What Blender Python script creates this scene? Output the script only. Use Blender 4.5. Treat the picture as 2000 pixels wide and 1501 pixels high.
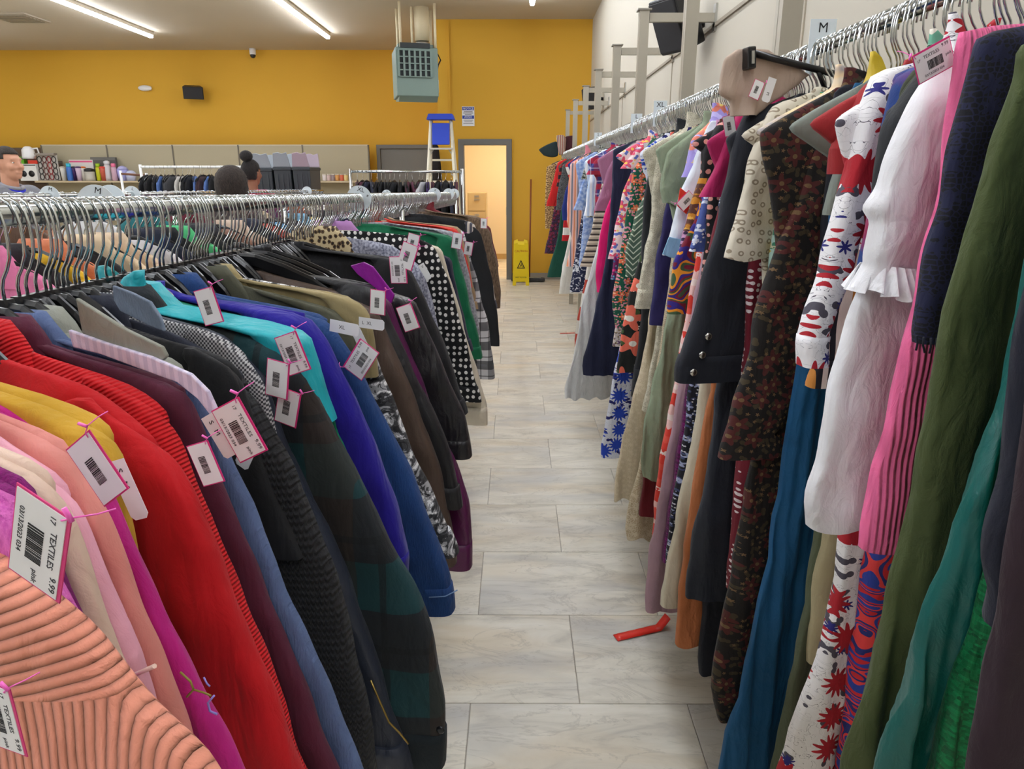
import bpy, bmesh, math, random
import numpy as np
from mathutils import Vector, Matrix

for _o in list(bpy.data.objects):
    bpy.data.objects.remove(_o)
SC = bpy.context.scene
COL = SC.collection
rnd = random.Random(7)

# ------------------------------------------------------------------ camera, world, exposure
F = 1387.0
PITCH = math.atan(404 / F)
YAW = math.atan(8 / F)
CAMH = 1.55
cam_data = bpy.data.cameras.new('camera')
cam_data.sensor_width = 36
cam_data.lens = F / 2000 * 36
cam_data.clip_start = 0.03
cam = bpy.data.objects.new('camera', cam_data)
COL.objects.link(cam)
cam.location = (0, 0, CAMH)
cam.rotation_euler = (math.pi / 2 - PITCH, 0, YAW)
SC.camera = cam
world = bpy.data.worlds.new('world')
SC.world = world
world.use_nodes = True
world.node_tree.nodes['Background'].inputs['Color'].default_value = (1, 0.97, 0.92, 1)
world.node_tree.nodes['Background'].inputs['Strength'].default_value = 0.3
SC.view_settings.view_transform = 'Standard'
SC.view_settings.look = 'None'
SC.view_settings.gamma = 1
SC.view_settings.use_curve_mapping = False
SC.view_settings.exposure = 1.05
STRIP_POWER = 24.0          # emission of the ceiling strip diffusers
ROOM2_POWER = 19.0          # lamp in the back room


# ------------------------------------------------------------------ camera geometry: photo pixel -> point in the room
CAM = np.array([0, 0, CAMH])
_f = np.array([-math.sin(YAW) * math.cos(PITCH), math.cos(YAW) * math.cos(PITCH), -math.sin(PITCH)])
_r = np.array([math.cos(YAW), math.sin(YAW), 0])
_u = np.cross(_r, _f)


def ray(px, py):
    return _f + (px - 1000) / F * _r + (750.5 - py) / F * _u


def atY(px, py, Y):
    d = ray(px, py)
    return CAM + d * (Y / d[1])


def atX(px, py, X):
    d = ray(px, py)
    return CAM + d * (X / d[0])


def atZ(px, py, Z):
    d = ray(px, py)
    return CAM + d * ((Z - CAMH) / d[2])


# ------------------------------------------------------------------ object helpers
def link(o, parent=None):
    COL.objects.link(o)
    if parent is not None:
        o.parent = parent
    return o


def tag(o, label=None, cat=None, group=None, kind=None):
    if label: o['label'] = label
    if cat: o['category'] = cat
    if group: o['group'] = group
    if kind: o['kind'] = kind
    return o


def empty(name, loc=(0, 0, 0), rz=0.0, parent=None):
    o = bpy.data.objects.new(name, None)
    o.empty_display_size = 0.02
    o.location = loc
    o.rotation_euler = (0, 0, rz)
    return link(o, parent)


def mesh_obj(name, me, mat=None, parent=None):
    if mat is not None and not me.materials:
        me.materials.append(mat)
    o = bpy.data.objects.new(name, me)
    return link(o, parent)


class MB:
    """collects shapes, build() links them as ONE mesh object"""

    def __init__(s):
        s.v = []; s.f = []; s.smooth = []

    def add(s, vs, fs, smooth=False):
        n = len(s.v)
        s.v += [tuple(map(float, p)) for p in vs]
        s.f += [tuple(i + n for i in f) for f in fs]
        s.smooth += [smooth] * len(fs)
        return s

    def box(s, c, d, rz=0.0, M=None):
        x, y, z = d[0] / 2, d[1] / 2, d[2] / 2
        vs = [(a * x, b * y, e * z) for a in (-1, 1) for b in (-1, 1) for e in (-1, 1)]
        if M is not None:
            vs = [tuple(M @ Vector(p)) for p in vs]
        if rz:
            co, si = math.cos(rz), math.sin(rz)
            vs = [(p[0] * co - p[1] * si, p[0] * si + p[1] * co, p[2]) for p in vs]
        vs = [(p[0] + c[0], p[1] + c[1], p[2] + c[2]) for p in vs]
        return s.add(vs, [(0, 1, 3, 2), (4, 6, 7, 5), (0, 4, 5, 1), (2, 3, 7, 6), (0, 2, 6, 4), (1, 5, 7, 3)])

    def tube(s, pts, r, n=8, caps=True):
        pts = [Vector(p) for p in pts]
        rs = r if isinstance(r, (list, tuple)) else [r] * len(pts)
        vs = []; prev = None
        for i, p in enumerate(pts):
            t = (pts[min(i + 1, len(pts) - 1)] - pts[max(i - 1, 0)]).normalized()
            if prev is None:
                a = t.orthogonal().normalized()
            else:
                a = (prev - t * prev.dot(t)).normalized()
            prev = a
            b = t.cross(a)
            for k in range(n):
                w = 2 * math.pi * k / n
                vs.append(p + (a * math.cos(w) + b * math.sin(w)) * rs[i])
        fs = []
        for i in range(len(pts) - 1):
            for k in range(n):
                fs.append((i * n + k, i * n + (k + 1) % n, (i + 1) * n + (k + 1) % n, (i + 1) * n + k))
        s.add(vs, fs, True)
        if caps:
            m = len(s.v) - len(vs)
            s.f.append(tuple(m + k for k in reversed(range(n)))); s.smooth.append(False)
            s.f.append(tuple(m + (len(pts) - 1) * n + k for k in range(n))); s.smooth.append(False)
        return s

    def lathe(s, prof, c=(0, 0, 0), n=16, sx=1, sy=1):
        vs = []
        for r, z in prof:
            for k in range(n):
                w = 2 * math.pi * k / n
                vs.append((c[0] + r * sx * math.cos(w), c[1] + r * sy * math.sin(w), c[2] + z))
        fs = []
        for i in range(len(prof) - 1):
            for k in range(n):
                fs.append((i * n + k, i * n + (k + 1) % n, (i + 1) * n + (k + 1) % n, (i + 1) * n + k))
        fs.append(tuple(reversed(range(n))))
        fs.append(tuple((len(prof) - 1) * n + k for k in range(n)))
        return s.add(vs, fs, True)

    def prism(s, poly, axis, a, b):
        """poly: 2D outline; extruded along axis ('x','y','z') from a to b"""
        def P(p, h):
            return {'x': (h, p[0], p[1]), 'y': (p[0], h, p[1]), 'z': (p[0], p[1], h)}[axis]
        n = len(poly)
        vs = [P(p, a) for p in poly] + [P(p, b) for p in poly]
        fs = [tuple(range(n)), tuple(reversed(range(n, 2 * n)))] + [(i, (i + 1) % n, n + (i + 1) % n, n + i) for i in range(n)]
        return s.add(vs, fs)

    def sphere(s, c, r, n=12, m=8):
        rx, ry, rz = r if isinstance(r, (list, tuple)) else (r, r, r)
        vs = []; fs = []
        for i in range(m + 1):
            p = math.pi * i / m
            for k in range(n):
                w = 2 * math.pi * k / n
                vs.append((c[0] + rx * math.sin(p) * math.cos(w), c[1] + ry * math.sin(p) * math.sin(w), c[2] + rz * math.cos(p)))
        for i in range(m):
            for k in range(n):
                fs.append((i * n + k, (i + 1) * n + k, (i + 1) * n + (k + 1) % n, i * n + (k + 1) % n))
        return s.add(vs, fs, True)

    def mesh(s, name, mat=None, fix=True):
        me = bpy.data.meshes.new(name)
        me.from_pydata(s.v, [], s.f)
        me.polygons.foreach_set('use_smooth', s.smooth)
        if fix:
            bm = bmesh.new(); bm.from_mesh(me)
            bmesh.ops.recalc_face_normals(bm, faces=bm.faces)
            bm.to_mesh(me); bm.free()
        if mat is not None:
            me.materials.append(mat)
        return me

    def build(s, name, mat, parent=None, bevel=0.0):
        o = mesh_obj(name, s.mesh(name, mat), None, parent)
        if bevel:
            m = o.modifiers.new('bevel', 'BEVEL'); m.width = bevel; m.segments = 2; m.limit_method = 'ANGLE'
        return o


# ------------------------------------------------------------------ materials
def lin(c):
    return tuple(((x / 255) / 12.92 if x <= 10 else (((x / 255) + 0.055) / 1.055) ** 2.4) for x in c[:3]) + (1.0,)


class NT:
    def __init__(s, name):
        s.m = bpy.data.materials.new(name); s.m.use_nodes = True
        s.t = s.m.node_tree; s.n = s.t.nodes; s.b = s.n['Principled BSDF']

    def node(s, typ, ins=(), **kw):
        n = s.n.new(typ)
        for k, v in kw.items():
            setattr(n, k, v)
        for i, v in enumerate(ins):
            if v is not None:
                s.put(n.inputs[i], v)
        return n

    def put(s, sock, v):
        if isinstance(v, bpy.types.NodeSocket):
            s.t.links.new(v, sock)
        else:
            sock.default_value = v

    def math(s, op, a, b=None, c=None):
        return s.node('ShaderNodeMath', (a, b, c), operation=op).outputs[0]

    def mix(s, fac, a, b):
        n = s.n.new('ShaderNodeMix'); n.data_type = 'RGBA'
        s.put(n.inputs[0], fac); s.put(n.inputs[6], a); s.put(n.inputs[7], b)
        return n.outputs[2]

    def vec(s, x, y, z=0.0):
        return s.node('ShaderNodeCombineXYZ', (x, y, z)).outputs[0]

    def noise(s, vec, scale, detail=3.0, rough=0.5, dist=0.0):
        n = s.n.new('ShaderNodeTexNoise')
        if vec is not None: s.put(n.inputs['Vector'], vec)
        n.inputs['Scale'].default_value = scale; n.inputs['Detail'].default_value = detail
        n.inputs['Roughness'].default_value = rough; n.inputs['Distortion'].default_value = dist
        return n

    def ramp(s, fac, stops, interp='LINEAR'):
        n = s.n.new('ShaderNodeValToRGB'); e = n.color_ramp; e.interpolation = interp
        while len(e.elements) < len(stops): e.elements.new(0.5)
        for el, (p, c) in zip(e.elements, stops):
            el.position = p; el.color = c
        s.put(n.inputs[0], fac)
        return n.outputs[0]

    def bump(s, h, strength, dist=0.002, normal=None):
        n = s.n.new('ShaderNodeBump')
        n.inputs['Strength'].default_value = strength; n.inputs['Distance'].default_value = dist
        s.put(n.inputs['Height'], h)
        if normal is not None: s.put(n.inputs['Normal'], normal)
        return n.outputs[0]

    def done(s, col=None, rough=None, metal=None, normal=None, **kw):
        b = s.b
        if col is not None: s.put(b.inputs['Base Color'], col)
        if rough is not None: s.put(b.inputs['Roughness'], rough)
        if metal is not None: s.put(b.inputs['Metallic'], metal)
        if normal is not None: s.put(b.inputs['Normal'], normal)
        for k, v in kw.items():
            s.put(b.inputs[k], v)
        return s.m


MATS = {}
YOKE = (-0.40, -0.319)      # seam line of the corduroy yoke in the jacket's own frame


def simple(name, rgb, rough=0.6, metal=0.0, bump=0.0, scale=60, var=0.06, **kw):
    """plain painted / plastic / metal surface with slight procedural variation"""
    if name in MATS: return MATS[name]
    t = NT(name)
    co = t.node('ShaderNodeTexCoord').outputs['Object']
    nz = t.noise(co, scale, 3).outputs[0]
    c = lin(rgb); d = tuple(x * (1 - var) for x in c[:3]) + (1,)
    col = t.mix(nz, d, c)
    nor = t.bump(nz, bump, 0.001) if bump else None
    MATS[name] = t.done(col, rough, metal, nor, **kw)
    return MATS[name]


def emit(name, rgb, strength):
    t = NT(name)
    return t.done(lin(rgb), 0.5, **{'Emission Color': lin(rgb), 'Emission Strength': strength})


def fabric(kind, cols, s=1.0, rough=0.88, bump=0.35, sheen=0.04):
    """procedural cloth. coordinates are the garment's own (x along the hanger, z down the cloth), in metres"""
    key = (kind, tuple(cols), s, rough, bump, sheen)
    if key in MATS: return MATS[key]
    t = NT('cloth_' + kind)
    L = [lin(c) for c in cols]
    co = t.node('ShaderNodeTexCoord').outputs['Object']
    sp = t.node('ShaderNodeSeparateXYZ', (co,))
    u, y, v = sp.outputs
    uv = t.vec(t.math('ADD', u, t.math('MULTIPLY', y, 0.4)), v)

    def sc(k, off=0.0):
        n = t.node('ShaderNodeVectorMath', (uv,), operation='SCALE'); n.inputs['Scale'].default_value = k
        n2 = t.node('ShaderNodeVectorMath', (n.outputs[0], (off, off * 1.7, 0)), operation='ADD')
        return n2.outputs[0]

    def vor(vec, feature='F1', rand=0.9):
        n = t.n.new('ShaderNodeTexVoronoi'); n.voronoi_dimensions = '2D'; n.feature = feature
        t.put(n.inputs['Vector'], vec); n.inputs['Scale'].default_value = 1; n.inputs['Randomness'].default_value = rand
        return n

    def less(a, b):
        return t.math('LESS_THAN', a, b)

    def flower(k, R, petals, off=0.0, depth=0.4, rand=0.8, keep=1.1):
        vs = sc(k, off)
        n = vor(vs, rand=rand)
        d = t.node('ShaderNodeVectorMath', (vs, n.outputs['Position']), operation='SUBTRACT').outputs[0]
        q = t.node('ShaderNodeSeparateXYZ', (d,))
        cr = t.node('ShaderNodeSeparateXYZ', (n.outputs['Color'],))
        ang = t.math('ADD', t.math('MULTIPLY', t.math('ARCTAN2', q.outputs[1], q.outputs[0]), float(petals)), t.math('MULTIPLY', cr.outputs[0], 6.0))
        lim = t.math('MULTIPLY', t.math('ADD', t.math('MULTIPLY', t.math('COSINE', ang), depth), 1.0 - depth), R)
        m = less(n.outputs['Distance'], lim)
        if keep < 1: m = t.math('MULTIPLY', m, less(cr.outputs[1], keep))
        c = t.math('MULTIPLY', less(n.outputs['Distance'], R * 0.22), m)
        return m, c

    nor = None
    extra = {}
    wr = t.noise(t.vec(t.math('MULTIPLY', u, 14.0), t.math('MULTIPLY', y, 14.0), t.math('MULTIPLY', v, 5.0)), 1.0, 3, 0.55, 0.6).outputs[0]
    hb = None
    if kind == 'plain':
        col = L[0]
    elif kind == 'two':          # soft mottled two-tone
        col = t.mix(t.ramp(t.noise(uv, 18 * s, 4).outputs[0], [(0.4, (0, 0, 0, 1)), (0.62, (1, 1, 1, 1))]), L[0], L[1])
    elif kind == 'cord':         # ribs running down
        w = t.math('SINE', t.math('MULTIPLY', u, 2 * math.pi / (0.006 * s)))
        col = t.mix(t.math('MULTIPLY', t.math('ADD', w, 1.0), 0.5), tuple(x * 0.86 for x in L[0][:3]) + (1,), L[0])
        hb = t.math('MULTIPLY', t.math('ADD', w, 1.0), 0.5)
    elif kind == 'ribh':
        w = t.math('SINE', t.math('MULTIPLY', t.math('SUBTRACT', v, t.math('MULTIPLY', u, 0.5)), 2 * math.pi / (0.006 * s)))
        col = t.mix(t.math('MULTIPLY', t.math('ADD', w, 1.0), 0.5), tuple(x * 0.86 for x in L[0][:3]) + (1,), L[0])
        hb = t.math('MULTIPLY', t.math('ADD', w, 1.0), 0.5)
    elif kind == 'cordyoke':     # ribs across the shoulder yoke, down the rest
        wob = t.math('MULTIPLY', t.math('SUBTRACT', t.noise(uv, 14, 2).outputs[0], 0.5), 0.004)
        a = t.math('ABSOLUTE', t.math('SINE', t.math('MULTIPLY', t.math('ADD', u, wob), math.pi / (0.0088 * s))))
        b = t.math('ABSOLUTE', t.math('SINE', t.math('MULTIPLY', t.math('ADD', t.math('SUBTRACT', v, t.math('MULTIPLY', u, 0.42)), wob), math.pi / (0.0088 * s))))
        m = t.math('GREATER_THAN', t.math('ADD', v, t.math('MULTIPLY', u, YOKE[0])), YOKE[1])
        w = t.math('ADD', t.math('MULTIPLY', a, t.math('SUBTRACT', 1.0, m)), t.math('MULTIPLY', b, m))
        hb = t.math('POWER', w, 0.55)
        col = t.mix(hb, tuple(x * 0.62 for x in L[0][:3]) + (1,), L[0])
    elif kind == 'knit':
        a = t.math('SINE', t.math('MULTIPLY', u, 2 * math.pi / (0.007 * s)))
        b = t.math('SINE', t.math('ADD', t.math('MULTIPLY', v, 2 * math.pi / (0.006 * s)), t.math('MULTIPLY', t.math('ABSOLUTE', a), 2.2)))
        hb = t.math('MULTIPLY', t.math('ADD', t.math('MULTIPLY', b, t.math('ADD', t.math('ABSOLUTE', a), 0.2)), 1.0), 0.5)
        col = t.mix(hb, tuple(x * 0.55 for x in L[0][:3]) + (1,), L[0])
    elif kind == 'dots':
        n = vor(sc(60 / s), rand=0.35)
        col = t.mix(less(n.outputs['Distance'], 0.27), L[0], L[1])
    elif kind == 'rings':
        n = vor(sc(55 / s), rand=0.5)
        d = n.outputs['Distance']
        m = t.math('MULTIPLY', less(d, 0.28), t.math('GREATER_THAN', d, 0.13))
        col = t.mix(m, L[0], L[1])
    elif kind == 'floral':       # bg, flower, leaf, centre
        lf, _ = flower(26 / s, 0.42, 2, 3.3, 0.3, 0.9, 0.75)
        fl, ce = flower(13 / s, 0.46, 5, 0.0, 0.28, 0.8, 0.8)
        fl2, _ = flower(40 / s, 0.3, 5, 7.7, 0.3, 0.9, 0.4)
        col = t.mix(lf, L[0], L[2]); col = t.mix(fl2, col, L[3]); col = t.mix(fl, col, L[1]); col = t.mix(ce, col, L[3])
    elif kind == 'dahlia':       # big many-petalled flowers with stems: bg, flower, stem, blue
        st = t.noise(uv, 22 / s, 2, 0.5, 1.5).outputs[0]
        stm = t.math('MULTIPLY', less(t.math('ABSOLUTE', t.math('SUBTRACT', st, 0.5)), 0.004), 1.0)
        lf, _ = flower(17 / s, 0.42, 2, 5.1, 0.35, 0.9, 0.5)
        fl, ce = flower(7.0 / s, 0.44, 12, 0.0, 0.22, 0.6, 0.85)
        fs, _ = flower(12 / s, 0.26, 7, 2.2, 0.3, 0.9, 0.4)
        col = t.mix(stm, L[0], L[2]); col = t.mix(lf, col, L[2]); col = t.mix(fs, col, L[3]); col = t.mix(fl, col, L[1])
    elif kind in ('vstripe', 'hstripe', 'dstripe'):
        ax = {'vstripe': u, 'hstripe': v, 'dstripe': t.math('ADD', u, v)}[kind]
        fr = t.math('FRACT', t.math('DIVIDE', t.math('ADD', ax, 5.0), 0.05 * s))
        col = t.ramp(fr, [(i / len(L), c) for i, c in enumerate(L)], 'CONSTANT')
    elif kind == 'plaid':        # bg, a, b, line
        def st(ax, per, lo, hi):
            fr = t.math('FRACT', t.math('DIVIDE', t.math('ADD', ax, 5.0), per * s))
            return t.math('MULTIPLY', t.math('GREATER_THAN', fr, lo), less(fr, hi))
        col = t.mix(t.math('MULTIPLY', st(v, 0.16, 0.0, 0.45), 0.8), L[0], L[1])
        col = t.mix(t.math('MULTIPLY', st(u, 0.16, 0.1, 0.5), 0.6), col, L[2])
        col = t.mix(t.math('MULTIPLY', st(v, 0.16, 0.62, 0.68), 0.7), col, L[3])
        col = t.mix(t.math('MULTIPLY', st(u, 0.16, 0.7, 0.76), 0.7), col, L[3])
    elif kind == 'check':
        n = t.n.new('ShaderNodeTexChecker'); t.put(n.inputs[0], sc(1.0, 3.0))
        n.inputs[1].default_value = L[0]; n.inputs[2].default_value = L[1]; n.inputs[3].default_value = 190 / s
        col = n.outputs[0]
    elif kind == 'leopard':
        n = vor(sc(48 / s), rand=1.0)
        nz = t.noise(uv, 90 / s, 2).outputs[0]
        d = t.math('ADD', n.outputs['Distance'], t.math('MULTIPLY', t.math('SUBTRACT', nz, 0.5), 0.5))
        col = t.ramp(d, [(0, L[2]), (0.2, L[1]), (0.38, L[0])], 'CONSTANT')
    elif kind == 'abstract':     # hard patches of several tones
        nz = t.noise(uv, 26 / s, 3, 0.6, 2.0).outputs[0]
        k = len(L)
        col = t.ramp(nz, [(0.34 + 0.32 * i / k, c) for i, c in enumerate(L)], 'CONSTANT')
    elif kind == 'wash':         # soft watercolour
        nz = t.noise(uv, 12 / s, 2, 0.5, 1.0).outputs[0]
        k = len(L)
        col = t.ramp(nz, [(0.3 + 0.4 * i / (k - 1), c) for i, c in enumerate(L)])
    elif kind == 'sequin':
        n = vor(sc(380 / s), rand=0.4)
        r = t.node('ShaderNodeSeparateXYZ', (n.outputs['Color'],))
        col = t.mix(r.outputs[0], tuple(x * 0.35 for x in L[0][:3]) + (1,), L[0])
        extra = {'Metallic': 0.6}; hb = r.outputs[1]; rough = 0.3
    elif kind == 'lace':
        fl, ce = flower(30 / s, 0.4, 6, 0, 0.3, 0.8)
        n = vor(sc(150 / s), 'DISTANCE_TO_EDGE', 0.8)
        m = t.math('MAXIMUM', fl, less(n.outputs['Distance'], 0.12))
        col = t.mix(m, L[1], L[0]); hb = m
    elif kind == 'fur':
        nz = t.noise(t.vec(t.math('MULTIPLY', u, 260.0), t.math('MULTIPLY', y, 260.0), t.math('MULTIPLY', v, 40.0)), 1.0, 4, 0.7).outputs[0]
        col = t.ramp(nz, [(0.35, L[0]), (0.65, L[1])]); hb = nz; bump = 1.0
    elif kind == 'chevron':
        ax = t.math('ADD', v, t.math('PINGPONG', t.math('ADD', u, 5.0), 0.05))
        fr = t.math('FRACT', t.math('DIVIDE', t.math('ADD', ax, 5.0), 0.02 * s))
        col = t.ramp(fr, [(0, L[0]), (0.75, L[1])], 'CONSTANT')
    elif kind == 'denim':
        nz = t.noise(t.vec(t.math('MULTIPLY', u, 500.0), 0.0, t.math('MULTIPLY', v, 90.0)), 1.0, 2).outputs[0]
        big = t.noise(uv, 9, 3).outputs[0]
        col = t.mix(t.math('MULTIPLY', t.math('ADD', nz, big), 0.5), L[0], L[1]); hb = nz
    elif kind == 'swirl':        # wavy bands
        nz = t.noise(uv, 9 / s, 1, 0.4, 1.2).outputs[0]
        fr = t.math('FRACT', t.math('MULTIPLY', nz, 6.0))
        col = t.ramp(fr, [(i / len(L), c) for i, c in enumerate(L)], 'CONSTANT')
    else:
        col = L[0]
    fine = t.noise(co, 900, 2, 0.6).outputs[0]
    if kind in ('plain', 'two', 'denim'):
        big = t.noise(uv, 30, 3).outputs[0]
        dk = t.node('ShaderNodeMixRGB', (t.math('MULTIPLY', big, 0.18), col, (0.0, 0.0, 0.0, 1)), blend_type='MIX')
        col = dk.outputs[0]
    wr2 = t.noise(t.vec(t.math('MULTIPLY', u, 46.0), t.math('MULTIPLY', y, 46.0), t.math('MULTIPLY', v, 22.0)), 1.0, 4, 0.6, 0.9).outputs[0]
    nor = t.bump(wr, min(1, 0.9 * min(1, bump * 2)), 0.020)
    nor = t.bump(wr2, min(1, 0.5 * min(1.2, bump * 2)), 0.007, nor)
    if hb is not None:
        nor = t.bump(hb, min(1, bump * 2.2), 0.0022, nor)
    nor = t.bump(fine, bump * 0.6, 0.0006, nor)
    MATS[key] = t.done(col, rough, None, nor, **{'Sheen Weight': sheen, 'Sheen Roughness': 0.5}, **extra)
    return MATS[key]


M_CHROME = simple('chrome', (205, 210, 212), 0.16, 1.0, var=0.03)
M_STEEL = simple('brushed_steel', (190, 190, 186), 0.35, 1.0, var=0.05)
M_ALU = simple('satin_aluminium', (176, 170, 156), 0.42, 0.4, var=0.05)
M_BLACKPL = simple('black_hanger_plastic', (20, 20, 23), 0.28, 0.0, var=0.1)
M_WHITE = simple('white_card', (238, 238, 240), 0.55, var=0.02)
M_DISC = simple('pale_disc_plastic', (222, 232, 238), 0.4, var=0.03)
M_INK = simple('black_ink', (22, 22, 26), 0.7, var=0.0)
M_GREYINK = simple('grey_ink', (70, 70, 75), 0.7, var=0.0)
M_PINK = simple('pink_edge', (224, 50, 130), 0.5, var=0.04)
M_BARB = simple('pink_barb_plastic', (255, 110, 205), 0.35, var=0.04)
M_GREYMETAL = simple('grey_paint', (112, 110, 106), 0.5, var=0.04)
M_BLACK = simple('black_plastic', (26, 26, 29), 0.45, var=0.1)

# lettering, as flat mesh shared between alike words
_txt = {}


def text_mesh(word, size, mat, bold=0.0):
    k = (word, round(size, 5), mat.name)
    if k not in _txt:
        cu = bpy.data.curves.new('lettering', 'FONT')
        cu.body = word; cu.size = size; cu.align_x = 'CENTER'; cu.align_y = 'CENTER'
        cu.extrude = 0.00012 if size < 0.08 else 0.0006; cu.offset = bold; cu.resolution_u = 2
        o = bpy.data.objects.new('lettering', cu)
        COL.objects.link(o)
        dg = bpy.context.evaluated_depsgraph_get()
        me = bpy.data.meshes.new_from_object(o.evaluated_get(dg))
        me.name = 'lettering'
        bpy.data.objects.remove(o)
        me.materials.clear(); me.materials.append(mat)
        _txt[k] = me
    return _txt[k]


def text_obj(word, size, mat, parent, M, bold=0.0, name='lettering'):
    o = mesh_obj(name, text_mesh(word, size, mat, bold), None, parent)
    o.matrix_local = M
    return o
# ------------------------------------------------------------------ the room
CEIL = 3.74
XW = 1.10            # right wall
YB = 11.30           # back wall with the doorway
YL = 13.85           # recessed back wall
XS = -1.17           # step between the two
XL = -10.0
YF = -4.0


def wall_mat(name, rgb, rough=0.75):
    t = NT(name)
    co = t.node('ShaderNodeTexCoord').outputs['Object']
    nz = t.noise(co, 1.2, 3).outputs[0]; fn = t.noise(co, 220, 2).outputs[0]
    c = lin(rgb)
    col = t.mix(nz, tuple(x * 0.95 for x in c[:3]) + (1,), c)
    return t.done(col, rough, None, t.bump(fn, 0.12, 0.001))


M_YELLOW = wall_mat('yellow_wall_paint', (220, 168, 48))
M_CREAM = wall_mat('cream_wall_paint', (190, 183, 168))
M_CEIL = wall_mat('ceiling_paint', (196, 184, 164), 0.9)
M_STORE = wall_mat('storeroom_paint', (238, 222, 192))


def floor_mat():
    t = NT('stone_vinyl')
    co = t.node('ShaderNodeTexCoord').outputs['Object']
    oi = t.node('ShaderNodeObjectInfo')
    off = t.node('ShaderNodeVectorMath', (co, t.vec(t.math('MULTIPLY', oi.outputs['Random'], 37.0), t.math('MULTIPLY', oi.outputs['Random'], 91.0), 0.0)), operation='ADD').outputs[0]
    sp = t.node('ShaderNodeSeparateXYZ', (off,))
    st = t.vec(t.math('MULTIPLY', sp.outputs[0], 1.7), t.math('MULTIPLY', sp.outputs[1], 5.5), 0.0)
    a = t.noise(st, 1.6, 5, 0.62, 0.9).outputs[0]
    base = t.ramp(a, [(0.28, lin((176, 170, 160))), (0.42, lin((204, 198, 184))), (0.55, lin((218, 212, 198))), (0.72, lin((226, 221, 210)))])
    b = t.noise(st, 0.9, 3, 0.5, 0.6).outputs[0]
    base = t.mix(t.ramp(b, [(0.5, (0, 0, 0, 1)), (0.75, (0.75, 0.75, 0.75, 1))]), base, lin((206, 188, 158)))
    b2 = t.noise(t.node('ShaderNodeVectorMath', (st, (9, 4, 0)), operation='ADD').outputs[0], 0.8, 3).outputs[0]
    base = t.mix(t.ramp(b2, [(0.5, (0, 0, 0, 1)), (0.75, (0.8, 0.8, 0.8, 1))]), base, lin((176, 176, 176)))
    st2 = t.vec(t.math('MULTIPLY', sp.outputs[0], 1.6), t.math('MULTIPLY', sp.outputs[1], 4.2), 3.0)
    vn = t.noise(st2, 1.5, 6, 0.65, 1.6).outputs[0]
    vm = t.ramp(t.math('ABSOLUTE', t.math('SUBTRACT', vn, 0.5)), [(0.0, (1, 1, 1, 1)), (0.022, (0, 0, 0, 1))])
    base = t.mix(t.math('MULTIPLY', vm, 0.26), base, lin((120, 112, 102)))
    tone = t.mix(t.math('MULTIPLY', oi.outputs['Random'], 0.12), base, lin((190, 180, 165)))
    return t.done(tone, 0.42, None, t.bump(a, 0.06, 0.001))


M_FLOOR = floor_mat()
M_FLOORBASE = simple('floor_joint', (158, 150, 138), 0.6)
M_FLOORFAR = M_FLOOR


def struct(name, mb, mat, bevel=0):
    return tag(mb.build(name, mat, None, bevel), kind='structure')


floor = struct('floor', MB().box(((XL + XW) / 2, (YF + YL + 3) / 2, -0.055), (XW - XL + 0.4, YL + 3 - YF, 0.1)), M_FLOORBASE)
TP, TLn = 0.4597, 0.665
full = {}


def tile_mesh(x0, x1):
    k = (round(x0, 3), round(x1, 3))
    w = round(x1 - x0, 3)
    if w not in full:
        g = 0.0012; hx = w / 2 - g; hy = TP / 2 - g; b = 0.002
        lo = [(-hx, -hy), (hx, -hy), (hx, hy), (-hx, hy)]
        hi = [(-hx + b, -hy + b), (hx - b, -hy + b), (hx - b, hy - b), (-hx + b, hy - b)]
        vs = [(p[0], p[1], -0.005) for p in lo] + [(p[0], p[1], -0.0012) for p in lo] + [(p[0], p[1], 0) for p in hi]
        fs = [(8, 9, 10, 11)] + [(i, (i + 1) % 4, 4 + (i + 1) % 4, 4 + i) for i in range(4)] + [(4 + i, 4 + (i + 1) % 4, 8 + (i + 1) % 4, 8 + i) for i in range(4)]
        full[w] = MB().add(vs, fs).mesh('tile', M_FLOOR)
    return full[w]


row = 0
for r in range(-2, 21):
    y0 = 1.822 + TP * r
    if y0 + TP > YB + 0.02: break
    xj = 0.198 if r % 2 == 0 else -0.138
    xs = [xj + TLn * k for k in range(-4, 4)]
    for a in xs:
        x0, x1 = a, a + TLn
        if x1 < -1.68 or x0 > XW - 0.05: continue
        x0 = max(x0, -1.72); x1 = min(x1, XW)
        o = mesh_obj('tile', tile_mesh(x0, x1), None, floor)
        o.location = ((x0 + x1) / 2, y0 + TP / 2, 0)
# beyond the aisle the joints cannot be told apart
fl = MB()
for (x0, x1, y0, y1) in [(XL, -1.72, YF, YL + 2.5), (-1.72, XW, YF, 0.89), (-1.72, XW, 11.02, YL + 2.5)]:
    fl.add([(x0, y0, -0.0005), (x1, y0, -0.0005), (x1, y1, -0.0005), (x0, y1, -0.0005)], [(0, 1, 2, 3)])
far = fl.build('tile_field', M_FLOOR, floor); far['kind'] = 'stuff'

struct('ceiling', MB().box(((XL + XW) / 2, (YF + YL + 3) / 2, CEIL + 0.05), (XW - XL + 0.4, YL + 3 - YF, 0.1)), M_CEIL)
struct('wall_right', MB().box((XW + 0.06, (YF + YB) / 2, CEIL / 2), (0.12, YB - YF + 0.2, CEIL)), M_CREAM)
struct('wall_left', MB().box((XL - 0.06, (YF + YL) / 2, CEIL / 2), (0.12, YL - YF, CEIL)), M_CREAM)
struct('wall_front', MB().box(((XL + XW) / 2, YF - 0.06, CEIL / 2), (XW - XL + 0.2, 0.12, CEIL)), M_CREAM)
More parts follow.
